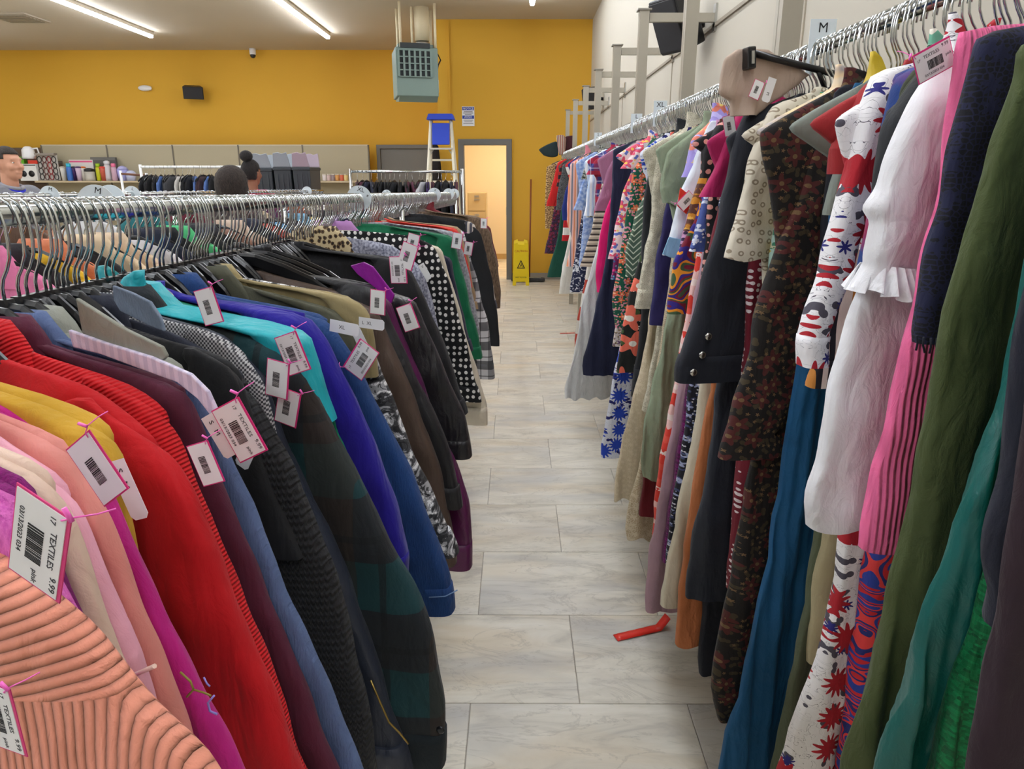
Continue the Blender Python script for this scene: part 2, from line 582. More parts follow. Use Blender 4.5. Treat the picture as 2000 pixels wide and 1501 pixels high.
# back wall, with the open doorway
dx0, dx1, dzt = float(atY(905, 300, YB)[0]), float(atY(990, 300, YB)[0]), 2.03
wb = MB()
wb.box(((XS + dx0) / 2, YB + 0.07, CEIL / 2), (dx0 - XS, 0.14, CEIL))
wb.box(((XW + dx1) / 2 + 0.03, YB + 0.07, CEIL / 2), (XW - dx1 + 0.06, 0.14, CEIL))
wb.box(((dx0 + dx1) / 2, YB + 0.07, (CEIL + dzt) / 2), (dx1 - dx0, 0.14, CEIL - dzt))
struct('wall_back', wb, M_YELLOW)
struct('wall_step', MB().box((XS + 0.07, (YB + YL) / 2 + 0.07, CEIL / 2), (0.14, YL - YB - 0.14, CEIL)), M_YELLOW)
struct('wall_recess', MB().box(((XL + XS) / 2, YL + 0.06, CEIL / 2), (XS - XL + 0.3, 0.12, CEIL)), M_YELLOW)
# back room seen through the doorway
sr = MB()
sr.box((0.2, 14.3, 1.4), (2.6, 0.1, 2.8)); sr.box((1.2, 12.9, 1.4), (0.1, 2.8, 2.8)); sr.box((0.1, 12.9, 2.75), (2.3, 2.9, 0.1))
sr.box((-1.0, 12.9, 1.4), (0.05, 2.8, 2.8))
struct('wall_storeroom', sr, M_STORE)
struct('baseboard_storeroom', MB().box((0.1, 14.24, 0.05), (2.2, 0.02, 0.1)), simple('tan_baseboard', (190, 160, 110)))
lamp = tag(MB().box((0.1, 12.6, 2.68), (0.6, 0.6, 0.03)).build('ceiling_panel_lamp', emit('storeroom_lamp', (255, 240, 214), ROOM2_POWER)),
           'warm ceiling lamp panel inside the open back room', 'lamp')

# door frames (grey painted steel)
def frame(name, x0, x1, zt, Y, w=0.085, d=0.2):
    fr = empty(name, ((x0 + x1) / 2, Y, 0)); tag(fr, kind='structure')
    cx = (x0 + x1) / 2
    MB().box((x0 - cx - w / 2 + 0.01, 0, zt / 2), (w, d, zt)).build('jamb', M_GREYMETAL, fr, 0.006)
    MB().box((x1 - cx + w / 2 - 0.01, 0, zt / 2), (w, d, zt)).build('jamb', M_GREYMETAL, fr, 0.006)
    MB().box((0, 0, zt + w / 2 - 0.01), (x1 - x0 + 2 * w - 0.02, d, w)).build('head_jamb', M_GREYMETAL, fr, 0.006)
    return fr


f1 = frame('door_1', dx0, dx1, dzt, YB + 0.06)
sp_ = atY(989, 412, YB)
MB().box((dx1 - (dx0 + dx1) / 2 - 0.012, 0.0, float(sp_[2])), (0.006, 0.05, 0.12)).build('strike_plate', M_STEEL, f1)
gx0, gx1 = float(atY(743, 300, YL)[0]), float(atY(838, 300, YL)[0])
f2 = frame('door_2', gx0, gx1, 2.07, YL - 0.02, 0.07, 0.1)
MB().box((0, 0.01, 1.03), (gx1 - gx0 - 0.03, 0.045, 2.05)).build('door_leaf', simple('grey_door_paint', (116, 114, 110), 0.45), f2)
hm = MB().tube([(-0.38, -0.02, 1.0), (-0.38, -0.07, 1.0), (-0.28, -0.075, 1.0)], 0.01)
hm.build('door_handle', M_STEEL, f2)
struct('baseboard_back', MB().box(((dx1 + 0.08 + XW) / 2, YB - 0.008, 0.05), (XW - dx1 - 0.08, 0.014, 0.1)), simple('grey_baseboard', (150, 142, 132)))
struct('baseboard_right', MB().box((XW - 0.008, (YF + YB) / 2, 0.05), (0.014, YB - YF - 0.05, 0.1)), simple('grey_baseboard', (150, 142, 132)))
struct('trim_1', MB().box((XW - 0.006, (YF + YB) / 2, 2.357), (0.012, YB - YF - 0.05, 0.018)), simple('wall_groove', (150, 140, 124)))
# vertical board joints of the right wall
vj = 2
for yy in (3.0, 5.44, 7.88, 10.3):
    struct('trim_%d' % vj, MB().box((XW - 0.003, yy, 1.18), (0.006, 0.012, 2.35)), simple('wall_joint', (176, 166, 148))); vj += 1
struct('trim_%d' % vj, MB().box((float(atY(877, 130, YB)[0]), YB - 0.012, 2.9), (0.018, 0.024, 1.66)), M_YELLOW)   # painted conduit

# ------------------------------------------------------------------ ceiling strip lights
M_STRIP = emit('strip_diffuser', (238, 245, 255), STRIP_POWER)
M_STRIPH = simple('strip_housing', (222, 214, 200), 0.5)
hs = MB().box((0, 0, 0.0), (0.075, 2.42, 0.05)).mesh('housing', M_STRIPH)
ds = MB()
ds.prism([(-0.032, -0.025), (0.032, -0.025), (0.024, -0.06), (-0.024, -0.06)], 'y', -1.2, 1.2)
dm = ds.mesh('diffuser', M_STRIP)
for li, (sx, yend, where) in enumerate([(0.2, 10.05, 'above the aisle'), (-2.98, 12.3, 'left of the heater'), (-5.73, 12.2, 'over the shelving'), (-8.6, 12.2, 'far left of the room')]):
    for k in range(6):
        yc = yend - 1.21 - 2.43 * k
        if yc < YF + 1.2: break
        s_ = empty('strip_light', (sx, yc, CEIL - 0.026))
        tag(s_, 'white ceiling strip light %s, %s from the back wall' % (where, ['first', 'second', 'third', 'fourth', 'fifth', 'sixth'][k]), 'light', 'ceiling strip lights')
        mesh_obj('housing', hs, None, s_); mesh_obj('diffuser', dm, None, s_)

# ceiling vent
p = atZ(33, 33, CEIL)
v_ = empty('ceiling_vent', (float(p[0]), float(p[1]), CEIL - 0.012)); tag(v_, 'square metal air vent in the ceiling at left', 'vent')
MB().box((0, 0, 0), (0.6, 0.6, 0.02)).build('frame', simple('vent_frame', (170, 158, 138)), v_)
for k in range(7):
    MB().box((0, -0.24 + 0.08 * k, -0.014), (0.5, 0.05, 0.01)).build('slat', simple('vent_slat', (150, 140, 122)), v_)

# ------------------------------------------------------------------ things on the walls
def on_wall(px, py, Y):
    q = atY(px, py, Y)
    return float(q[0]), float(q[1]), float(q[2])


x, y, z = on_wall(283, 172, YL - 0.05)
e = empty('emergency_light', (x, y, z)); tag(e, 'small white oval emergency light on the yellow wall', 'light')
MB().sphere((0, 0.0, 0), (0.125, 0.05, 0.05), 20, 10).build('lens', M_WHITE, e)
MB().box((0, 0.035, 0), (0.2, 0.03, 0.07)).build('backplate', simple('cream_plastic', (225, 215, 195)), e, 0.01)


def speaker(name, loc, rz, tilt, dims, label):
    s_ = empty(name, loc, rz); tag(s_, label, 'speaker')
    w, d, h = dims
    M = Matrix.Rotation(tilt, 3, 'X')
    poly = [(-w / 2, -d / 2), (w / 2, -d / 2), (w * 0.38, d / 2), (-w * 0.38, d / 2)]
    b = MB().prism(poly, 'z', -h / 2, h / 2).build('cabinet', M_BLACK, s_, 0.01); b.rotation_euler = (tilt, 0, 0)
    g = MB().box((0, -d / 2 - 0.004, 0), (w * 0.92, 0.012, h * 0.9)).build('grille', simple('speaker_grille', (42, 42, 46), 0.7, bump=0.5, scale=400), s_, 0.004)
    g.rotation_euler = (tilt, 0, 0)
    MB().tube([(0, d / 2 - 0.02, 0), (0, d / 2 + 0.1, 0.0)], 0.02).build('bracket', M_BLACK, s_)
    return s_


x, y, z = on_wall(377, 180, YL - 0.22)
speaker('wall_speaker', (x, y, z), math.radians(24), math.radians(14), (0.34, 0.2, 0.21), 'black wall speaker on the yellow wall beside the oval light')
q = atX(1325, 42, XW - 0.17)
speaker('wall_speaker', (float(q[0]), float(q[1]), float(q[2])), math.radians(-62), math.radians(24), (0.23, 0.17, 0.3), 'black wall speaker high on the cream wall behind the posts')
q = atX(1156, 192, XW - 0.15)
speaker('wall_speaker', (float(q[0]), float(q[1]), float(q[2])), math.radians(-70), math.radians(8), (0.2, 0.16, 0.26), 'black wall speaker low behind the far metal posts')

x, y, z = on_wall(493, 97, YL - 0.15)
e = empty('security_camera', (x, y, CEIL - 0.1)); tag(e, 'small white security camera under the ceiling edge', 'camera')
MB().lathe([(0.055, 0.1), (0.055, 0.02), (0.05, 0.0)], (0, 0, 0), 16).build('mount', M_WHITE, e)
MB().sphere((0, 0, -0.01), 0.048, 14, 10).build('dome', M_BLACK, e)

# notice sign
x, y, z = on_wall(914.5, 227, YB - 0.006)
e = empty('notice_sign', (x, y, z)); tag(e, 'white bilingual notice sign with blue bands on the yellow wall', 'sign')
w, h = 0.185, 0.275
MB().box((0, 0, 0), (w, 0.006, h)).build('plate', M_WHITE, e)
M_SIGNBLUE = simple('sign_blue', (38, 62, 160), 0.5)
for zz, word in ((0.107, 'NOTICE'), (-0.012, 'AVISO')):
    MB().box((0, -0.004, zz), (w * 0.94, 0.003, 0.045)).build('band', M_SIGNBLUE, e)
    text_obj(word, 0.042, M_WHITE, e, Matrix.Translation((0, -0.006, zz)) @ Matrix.Rotation(math.pi / 2, 4, 'X'))
for zz, wd in ((0.065, 0.13), (0.045, 0.15), (0.025, 0.1), (-0.055, 0.14), (-0.078, 0.12), (-0.1, 0.15)):
    MB().box((0, -0.0035, zz), (wd, 0.002, 0.007)).build('text_line', M_GREYINK, e)

# ------------------------------------------------------------------ unit heater
M_HEAT = simple('heater_enamel', (118, 138, 130), 0.45, var=0.08)
M_HEATD = simple('heater_dark', (40, 46, 48), 0.6)
hy = 10.2
c0 = atY(805, 140, hy)
e = empty('unit_heater', (float(c0[0]), hy + 0.28, 0), math.radians(14)); tag(e, 'green-grey gas unit heater hung from the ceiling by the corner', 'heater')
zt, zb = float(atY(805, 92, hy)[2]), float(atY(805, 188, hy)[2])
W, D = 0.56, 0.56
b = MB()
b.box((0, 0, (zt + zb) / 2), (W, D, zt - zb)); b.box((-0.0, 0.04, zt + 0.025), (W * 0.86, D * 0.8, 0.06))
b.build('casing', M_HEAT, e, 0.012)
gz0, gz1 = zb + 0.24, zt - 0.04
MB().box((-0.03, -D / 2 - 0.003, (gz0 + gz1) / 2), (W * 0.76, 0.01, gz1 - gz0)).build('grille_back', M_HEATD, e)
for k in range(5):
    MB().box((-0.03, -D / 2 - 0.015, gz0 + (gz1 - gz0) * (k + 0.0) / 4), (W * 0.78, 0.03, 0.014)).build('louvre', M_HEAT, e)
for k in range(7):
    MB().box((-0.03 - W * 0.38 + W * 0.76 * k / 6, -D / 2 - 0.02, (gz0 + gz1) / 2), (0.026, 0.035, gz1 - gz0)).build('fin', M_HEAT, e)
MB().box((-0.02, -D / 2 - 0.003, zt + 0.02), (W * 0.7, 0.03, 0.06)).build('draft_slot', M_HEATD, e)
pv = MB(); pv.prism([(-D / 2, zb), (D / 2, zb), (D / 2, zb - 0.02), (-D / 2 + 0.1, zb - 0.06)], 'x', -W / 2 + 0.03, W / 2 - 0.01)
pv.build('bottom_pan', M_HEAT, e)
bt = MB().box((W / 2 + 0.003, 0, 0), (0.004, 0.05, 0.3)).build('tape', simple('blue_tape', (48, 92, 200), 0.5), e)
bt.location = (0, -0.16, zt - 0.42); bt.rotation_euler = (math.radians(-20), 0, 0)
MB().box((W / 2 + 0.02, 0.02, zb + 0.16), (0.04, 0.1, 0.16)).build('control_box', M_STEEL, e, 0.005)
MB().tube([(W / 2 + 0.02, 0.1, zb + 0.3), (W / 2 + 0.06, 0.14, zb + 0.45), (W / 2 + 0.1, 0.16, zb + 0.52), (W / 2 + 0.07, 0.2, zb + 0.6), (W / 2, 0.2, zb + 0.55)], 0.01).build('cable', M_BLACK, e)
M_ROD = simple('cream_pipe_paint', (222, 206, 170), 0.55)
for k, (ax, ay) in enumerate([(-0.2, -0.22), (0.26, -0.22), (-0.2, 0.2), (0.26, 0.2)]):
    MB().tube([(ax, ay, zt), (ax, ay, CEIL)], 0.018).build('hanger_rod', M_ROD, e)
MB().tube([(0.12, 0.05, zt + 0.04), (0.12, 0.05, zt + 0.14)], 0.085, 18).build('flue_collar', M_STEEL, e)
MB().tube([(0.12, 0.05, zt + 0.13), (0.12, 0.05, CEIL)], 0.1, 20).build('flue_pipe', M_ROD, e)
MB().tube([(-0.02, 0.02, zt + 0.02), (-0.02, 0.02, CEIL)], 0.016).build('gas_pipe', M_ROD, e)

# ------------------------------------------------------------------ step ladder
M_FIBRE = simple('ladder_white_rail', (226, 218, 196), 0.5)
M_LBLUE = simple('ladder_blue_plastic', (36, 70, 200), 0.4)
ly = 10.75
lt = atY(861, 227, ly)
e = empty('step_ladder', (float(lt[0]), ly, 0)); tag(e, 'white step ladder with blue top standing before the yellow wall', 'ladder')
ztop = float(lt[2])
wt, wbm = 0.28, 0.58
for sx in (-1, 1):
    MB().tube([(sx * wbm / 2, -0.45, 0.0), (sx * wt / 2, 0.0, ztop - 0.03)], 0.026, 6).build('front_rail', M_FIBRE, e)
    MB().tube([(sx * wbm / 2, 0.42, 0.0), (sx * wt / 2, 0.06, ztop - 0.05)], 0.02, 6).build('rear_rail', M_FIBRE, e)
MB().prism([(-0.2, 0), (0.2, 0), (0.17, 0.08), (-0.17, 0.08)], 'y', -0.09, 0.13).build('top_cap', M_LBLUE, e, 0.01).location = (0, 0, ztop - 0.05)
pn = MB().box((0, 0, 0), (0.25, 0.02, 0.3)).build('tool_panel', M_LBLUE, e, 0.02); pn.location = (0, -0.06, ztop - 0.24); pn.rotation_euler = (math.radians(-10), 0, 0)
k = 0; zz = ztop - 0.44
while zz > 0.2:
    f_ = 1 - zz / ztop
    w_ = wt + (wbm - wt) * f_
    MB().box((0, -0.45 * f_, zz), (w_, 0.085, 0.022)).build('step', simple('ladder_step', (205, 200, 190), 0.4, 0.4), e)
    MB().tube([(-w_ / 2, -0.45 * f_, zz - 0.1), (-w_ / 2 + 0.06, -0.45 * f_, zz - 0.01)], 0.008, 6).build('brace', M_STEEL, e)
    MB().tube([(w_ / 2, -0.45 * f_, zz - 0.1), (w_ / 2 - 0.06, -0.45 * f_, zz - 0.01)], 0.008, 6).build('brace', M_STEEL, e)
    MB().box((0, 0.06 + 0.36 * f_, zz - 0.15), (w_ - 0.03, 0.03, 0.03)).build('rear_bar', M_FIBRE, e)
    zz -= 0.305
# dark coat hung behind the ladder
q = atY(848, 330, 11.0)
cm = MB()
cm.lathe([(0.02, 0.42), (0.07, 0.36), (0.1, 0.1), (0.12, -0.2), (0.1, -0.42)], (0, 0, 0), 14, 1, 0.5)
o = cm.build('hanging_bag', fabric('plain', [(34, 26, 26)])); o.location = (float(atY(846, 318, 11.0)[0]), 11.14, float(atY(846, 318, 11.0)[2]) - 0.12)
tag(o, 'dark cloth bag hanging on the corner behind the ladder', 'bag')

# ------------------------------------------------------------------ wet floor sign, dust mop, filing cabinet
M_SAFE = simple('safety_yellow', (244, 214, 20), 0.45)
wy = 10.75
q0, q1 = atY(1003, 545, wy), atY(1032, 462, wy)
e = empty('wet_floor_sign', (float((q0[0] + q1[0]) / 2), wy, 0)); tag(e, 'yellow folding wet floor caution sign by the doorway', 'sign')
hw = 0.125
for sgn in (-1, 1):
    pnl = MB()
    pnl.prism([(-hw, 0.0), (-hw * 0.6, 0.0), (-hw * 0.55, 0.06), (hw * 0.55, 0.06), (hw * 0.6, 0), (hw, 0), (hw * 0.84, 0.64), (hw * 0.4, 0.66), (hw * 0.36, 0.63), (-hw * 0.36, 0.63), (-hw * 0.4, 0.66), (-hw * 0.84, 0.64)], 'y', -0.008, 0.008)
    o = pnl.build('panel', M_SAFE, e, 0.004); o.rotation_euler = (math.radians(-12 * sgn), 0, 0); o.location = (0, sgn * 0.14, 0)
    o.location = (0, 0.14 * sgn, 0)
    if sgn == -1:
        R = Matrix.Rotation(math.pi / 2, 4, 'X')
        text_obj('CAUTION', 0.042, simple('sign_red', (190, 50, 30)), o, Matrix.Translation((0, -0.0095, 0.53)) @ R)
        text_obj('WET FLOOR', 0.03, M_INK, o, Matrix.Translation((0, -0.0095, 0.13)) @ R)
        ic = MB()
        ic.prism([(-0.06, 0.27), (0.06, 0.27), (0.0, 0.4)], 'y', -0.0095, -0.0085)
        ic.build('warning_triangle', M_INK, o)
        ic2 = MB().prism([(-0.04, 0.282), (0.04, 0.282), (0.0, 0.372)], 'y', -0.0105, -0.0095)
        ic2.build('triangle_field', M_SAFE, o)
        fg = MB().tube([(0.01, -0.011, 0.345), (-0.004, -0.011, 0.32), (-0.018, -0.011, 0.29)], 0.005, 6)
        fg.tube([(-0.002, -0.011, 0.325), (0.016, -0.011, 0.3), (0.022, -0.011, 0.287)], 0.004, 6)
        fg.build('slipping_figure', M_INK, o)
my = 11.05
a = atY(1037, 350, my + 0.18); b_ = atY(1034, 535, my)
e = empty('dust_mop', (float(b_[0]), my, 0)); tag(e, 'dust mop with wooden pole leaning against the yellow wall', 'mop')
MB().tube([(0, 0, 0.06), (float(a[0] - b_[0]), 0.18, float(a[2]))], 0.013, 10).build('handle', simple('brown_pole', (142, 74, 38), 0.5), e)
MB().box((-0.02, -0.02, 0.035), (0.52, 0.16, 0.04)).build('mop_head', fabric('fur', [(30, 30, 32), (70, 70, 72)]), e, 0.012)
MB().box((-0.02, 0.0, 0.062), (0.4, 0.05, 0.014)).build('head_frame', M_STEEL, e)
cy = 13.1
a = atY(913, 376, cy); b_ = atY(949, 376, cy)
e = empty('filing_cabinet', (float((a[0] + b_[0]) / 2), cy + 0.3, 0)); tag(e, 'tan metal filing cabinet inside the open back room', 'cabinet')
wc = float(b_[0] - a[0]); hc = float(a[2]); M_TAN = simple('tan_enamel', (190, 172, 134), 0.45)
MB().box((0, 0, hc / 2), (wc, 0.6, hc)).build('body', M_TAN, e, 0.006)
for k in range(4):
    d_ = MB().box((0, -0.305, hc * (k + 0.5) / 4), (wc * 0.92, 0.02, hc / 4 - 0.02)).build('drawer', M_TAN, e, 0.004)
    MB().box((0, -0.325, hc * (k + 0.62) / 4), (0.1, 0.02, 0.02)).build('handle', M_STEEL, d_)
    MB().box((0, -0.318, hc * (k + 0.8) / 4), (0.08, 0.01, 0.035)).build('label_holder', M_STEEL, d_)
# tape scraps on the floor
M_TAPE = simple('red_tape', (226, 44, 30), 0.35)
def tape(px, py, px2, py2, w, label, extra=None):
    a = atZ(px, py, 0.002); b = atZ(px2, py2, 0.002)
    d = (b - a); L_ = np.linalg.norm(d); d = d / L_; n = np.array([-d[1], d[0], 0])
    N = 12; vs = []; fs = []
    rr = random.Random(3)
    for i in range(N + 1):
        p = a + d * L_ * i / N
        h = 0.001 + 0.0016 * abs(math.sin(i * 1.3)) + (0.04 * max(0, i / N - 0.85) / 0.15 if extra else 0)
        for s_ in (-1, 0, 1):
            vs.append(p + n * s_ * w / 2 + np.array([0, 0, h + (0.0012 if s_ == 0 else 0)]))
    for i in range(N):
        for k in range(2):
            fs.append((i * 3 + k, i * 3 + k + 1, i * 3 + k + 4, i * 3 + k + 3))
    o = MB().add(vs, fs, True).build('tape_strip', M_TAPE)
    m = o.modifiers.new('solid', 'SOLIDIFY'); m.thickness = 0.0006
    tag(o, label, 'tape')
tape(1202, 1246, 1303, 1222, 0.038, 'torn strip of red tape on the floor under the dresses', True)
tape(1094, 651, 1124, 650, 0.03, 'small red scrap lying further down the aisle floor')

# ------------------------------------------------------------------ wall shelving with panels at the back
M_PANEL = simple('beige_panel', (176, 166, 140), 0.6, var=0.04)
M_PEDGE = simple('panel_edge', (206, 196, 172), 0.5)
M_SHELF = simple('beige_shelf', (196, 178, 146), 0.5)
sy = 13.55
bx = [float(atY(p_, 300, sy)[0]) for p_ in (84, 211, 339, 467, 592, 720)]
zt = float(atY(400, 283, sy)[2])
e = empty('wall_shelving', ((bx[0] + bx[-1]) / 2, sy, 0)); tag(e, 'long beige panelled shelving unit along the recessed yellow wall', 'shelving')
ex = (bx[0] + bx[-1]) / 2
for i in range(5):
    x0, x1 = bx[i] - ex + 0.012, bx[i + 1] - ex - 0.012
    MB().box(((x0 + x1) / 2, 0, zt / 2), (x1 - x0, 0.03, zt - 0.02)).build('panel', M_PANEL, e)
    MB().box(((x0 + x1) / 2, 0, zt - 0.004), (x1 - x0 + 0.02, 0.045, 0.018)).build('top_rail', M_PEDGE, e)
for i in range(6):
    MB().box((bx[i] - ex, 0.0, zt / 2), (0.024, 0.05, zt)).build('upright', simple('upright_dark', (110, 102, 90)), e)
shz = float(atY(400, 353, sy - 0.35)[2])
for i in range(5):
    x0, x1 = bx[i] - ex + 0.004, bx[i + 1] - ex - 0.004
    for zz in (shz, shz - 0.45, shz - 0.9):
        MB().box(((x0 + x1) / 2, -0.19, zz - 0.015), (x1 - x0, 0.38, 0.03)).build('shelf', M_SHELF, e)
# dark header board at the left end
x0, x1 = float(atY(-30, 288, sy)[0]), float(atY(80, 288, sy)[0])
hb_ = MB().box(((x0 + x1) / 2, sy, zt - 0.09), (x1 - x0, 0.03, 0.09)); hb_.box(((x0 + x1) / 2, sy, (zt - 0.13) / 2), (x1 - x0, 0.03, zt - 0.14))
o = hb_.build('header_board', simple('brown_header', (96, 76, 60))); tag(o, 'dark brown header board left of the beige panels', 'board')
SHZ = shz
SHY = sy - 0.22
# ------------------------------------------------------------------ garment builder
class Rail:
    def __init__(s, X, z0, slope, yref, side):
        s.X = X; s.z0 = z0; s.sl = slope; s.yr = yref; s.side = side      # side +1: left of the aisle (cloth points to +X)

    def z(s, Y):
        return s.z0 - (Y - s.yr) * s.sl


RL = Rail(-0.55, 1.512, 0.0176, 0.776, 1)
RR = Rail(0.65, 1.815, -0.006, 1.4, -1)
R2 = Rail(-1.12, 1.505, 0.0176, 0.776, 1)
R3 = Rail(-1.95, 1.505, 0.0130, 0.776, 1)
HOOK_R = 0.0135
PIPE_R = 0.0125

# ---- hanger meshes, shared by all hangers
hk = [(-0.019, 0, -0.016), (-0.0205, 0, -0.004), (-0.017, 0, 0.0085), (-0.008, 0, 0.0155), (0.002, 0, 0.0158), (0.011, 0, 0.012), (0.0175, 0, 0.003),
      (0.021, 0, -0.012), (0.0215, 0, -0.028), (0.019, 0, -0.043), (0.012, 0, -0.056), (0.004, 0, -0.066), (0.0, 0, -0.076), (0.0, 0, -0.094)]
ME_HOOK = MB().tube(hk, 0.0019, 6).mesh('hook', M_CHROME)


def hanger_body_mesh():
    m = MB()
    m.prism([(-0.012, -0.088), (0.012, -0.088), (0.026, -0.113), (-0.026, -0.113)], 'y', -0.006, 0.006)
    for sx in (-1, 1):
        pts = [(0.0, -0.101, 0.010), (0.05, -0.104, 0.011), (0.11, -0.122, 0.012), (0.17, -0.146, 0.012), (0.205, -0.166, 0.010)]
        vs = []; fs = []
        for (a, z, h) in pts:
            for (dy, dz) in ((-0.0045, -h), (0.0045, -h), (0.0045, h * 0.55), (0.0015, h), (-0.0015, h), (-0.0045, h * 0.55)):
                vs.append((sx * a, dy, z + dz))
        k = 6
        for i in range(len(pts) - 1):
            for j in range(k):
                fs.append((i * k + j, i * k + (j + 1) % k, (i + 1) * k + (j + 1) % k, (i + 1) * k + j))
        fs.append(tuple(range((len(pts) - 1) * k, len(pts) * k)))
        m.add(vs, fs, False)
    return m.mesh('hanger_arms', M_BLACKPL)


ME_HBODY = hanger_body_mesh()


def place_root(name, rail, Y, yaw):
    ang = -yaw if rail.side > 0 else math.pi + yaw
    return empty(name, (rail.X, Y, rail.z(Y)), ang)


def hanger(rail, Y, yaw, label, group, arm=1.0):
    h = place_root('clothes_hanger', rail, Y, yaw)
    tag(h, label, 'hanger', group)
    mesh_obj('hook', ME_HOOK, None, h)
    b = mesh_obj('hanger_arms', ME_HBODY, None, h)
    b.scale = (arm, 1, 1)
    return h


def smooth1(a, k):
    if k < 1: return a
    p = np.concatenate([np.full(k, a[0]), a, np.full(k, a[-1])])
    w = np.hanning(2 * k + 1) + 1e-3; w /= w.sum()
    return np.convolve(p, w, 'valid')


def tube_mesh(name, v, uL, uR, th, n0, amp, kf, ph, mat, n=44, flat=0.55, top_round=True, hemwave=0.0, cr=1.0):
    """flattened cloth tube hanging in the x-z plane. arrays per row: v (down), uL, uR, th half thickness, n0 centre offset, amp fold depth"""
    R = len(v)
    a = np.linspace(0, 2 * math.pi, n, endpoint=False)
    ca, sa = np.cos(a), np.sin(a)
    # denser points near faces: superellipse
    cu = np.sign(ca) * np.abs(ca) ** 0.8
    sn = np.sign(sa) * np.abs(sa) ** flat
    uc = (uL + uR) / 2; hw = (uR - uL) / 2
    U = uc[:, None] + hw[:, None] * cu[None, :]
    V = np.repeat(v[:, None], n, 1)
    fold = np.sin(kf * U + ph + 1.1 * np.sin(V * 4.0 + ph * 2) + 0.6 * np.sin(V * 9 + ph)) * 0.65 + 0.35 * np.sin(2.3 * kf * U + ph * 3 + 1.7 * np.sin(V * 5))
    N = n0[:, None] + th[:, None] * sn[None, :] + amp[:, None] * fold
    if hemwave:
        V = V + hemwave * (np.linspace(0, 1, R)[:, None] ** 6) * np.sin(U * 70 + ph)
    # small crumples
    N = N + cr * 0.0030 * np.sin(V * 58 - U * 37 + ph * 3 + 2 * np.sin(U * 21)) * np.sin(V * 23 + U * 31 + ph * 2) * np.clip((V - v[0]) * 6, 0, 1)
    N = N + cr * 0.0035 * np.sin(V * 31 + U * 13 + ph * 5) * np.sin(V * 17 - U * 23 + ph) * np.clip((V - v[0]) * 6, 0, 1)
    U = U + cr * 0.002 * np.sin(V * 37 + ph * 7) * np.clip((V - v[0]) * 6, 0, 1)
    co = np.stack([U, N, -V], -1).reshape(-1, 3)
    idx = np.arange(R * n).reshape(R, n)
    nx = np.roll(idx, -1, 1)
    q = np.stack([idx[:-1], nx[:-1], nx[1:], idx[1:]], -1).reshape(-1, 4)
    me = bpy.data.meshes.new(name)
    faces = [tuple(r) for r in q.tolist()]
    faces.append(tuple(reversed(idx[0].tolist())))
    me.from_pydata(co.tolist(), [], faces)
    me.polygons.foreach_set('use_smooth', [True] * (len(faces) - 1) + [False])
    me.materials.append(mat)
    return me


def cloth_curve(pts):
    """polyline (u,v) -> function u(v), sorted downwards"""
    P = [pts[0]]
    for p in pts[1:]:
        P.append((p[0], max(p[1], P[-1][1] + 0.004)))
    return np.array([p[1] for p in P]), np.array([p[0] for p in P])


TAGP = {}


def tag_meshes():
    if TAGP: return TAGP
    w, h = 0.056, 0.037
    TAGP['edge'] = MB().box((0, 0, 0), (w, h, 0.0007)).mesh('pink_border', M_PINK)
    TAGP['face'] = MB().box((0, -0.0006, 0.0005), (w - 0.0026, h - 0.0036, 0.0006)).mesh('card_face', M_WHITE)
    b = MB(); x = -0.010; r_ = random.Random(5)
    while x < 0.012:
        wd = r_.choice((0.0004, 0.0006, 0.001)); b.box((x + wd / 2, -0.002, 0.00095), (wd, 0.011, 0.0002)); x += wd + r_.choice((0.0004, 0.0007))
    TAGP['bar'] = b.mesh('barcode', M_INK)
    TAGP['barb'] = MB().tube([(-0.023, 0.012, 0.0), (-0.027, 0.016, 0.003), (-0.031, 0.021, 0.001), (-0.033, 0.027, -0.006), (-0.034, 0.03, -0.014)], 0.0005, 6).tube([(-0.030, 0.022, 0.003), (-0.036, 0.017, 0.004)], 0.0014, 6).mesh('plastic_barb', M_BARB)
    return TAGP


def basis(sg, ang):
    R_ = Vector((sg, 0, 0)); D_ = Vector((0, 0, -1))
    t = R_ * math.cos(ang) + D_ * math.sin(ang); s_ = R_ * math.sin(ang) - D_ * math.cos(ang)
    nrm = t.cross(s_)
    return t, s_, nrm


def price_tag(root, Y0, sg, u, v, noff, ang, lines=True, scale=1.0, tilt=0.0):
    T = tag_meshes()
    t, s_, nrm = basis(sg, math.radians(ang))
    o = mesh_obj('price_tag', T['edge'], None, root)
    M = Matrix((t, s_, nrm)).transposed().to_4x4()
    o.matrix_local = Matrix.Translation(Vector((u, 0, -v)) + nrm * noff) @ M @ Matrix.Rotation(math.radians(tilt), 4, 'X') @ Matrix.Scale(scale * (1.0 if Y0 < 0.8 else 0.8), 4)
    o['label'] = 'white paper price tag with pink edge'
    mesh_obj('card_face', T['face'], None, o); mesh_obj('barcode', T['bar'], None, o); mesh_obj('plastic_barb', T['barb'], None, o)
    if lines:
        for (word, sz, x, y) in (('TEXTILES', 0.0058, -0.002, 0.0095), ('9.99', 0.006, 0.019, 0.0125), ('03/13/2023 034', 0.0046, -0.003, -0.0125), ('17', 0.005, -0.021, 0.008), ('pink', 0.005, 0.021, 0.0)):
            text_obj(word, sz, M_GREYINK, o, Matrix.Translation((x, y, 0.0009)))
    return o


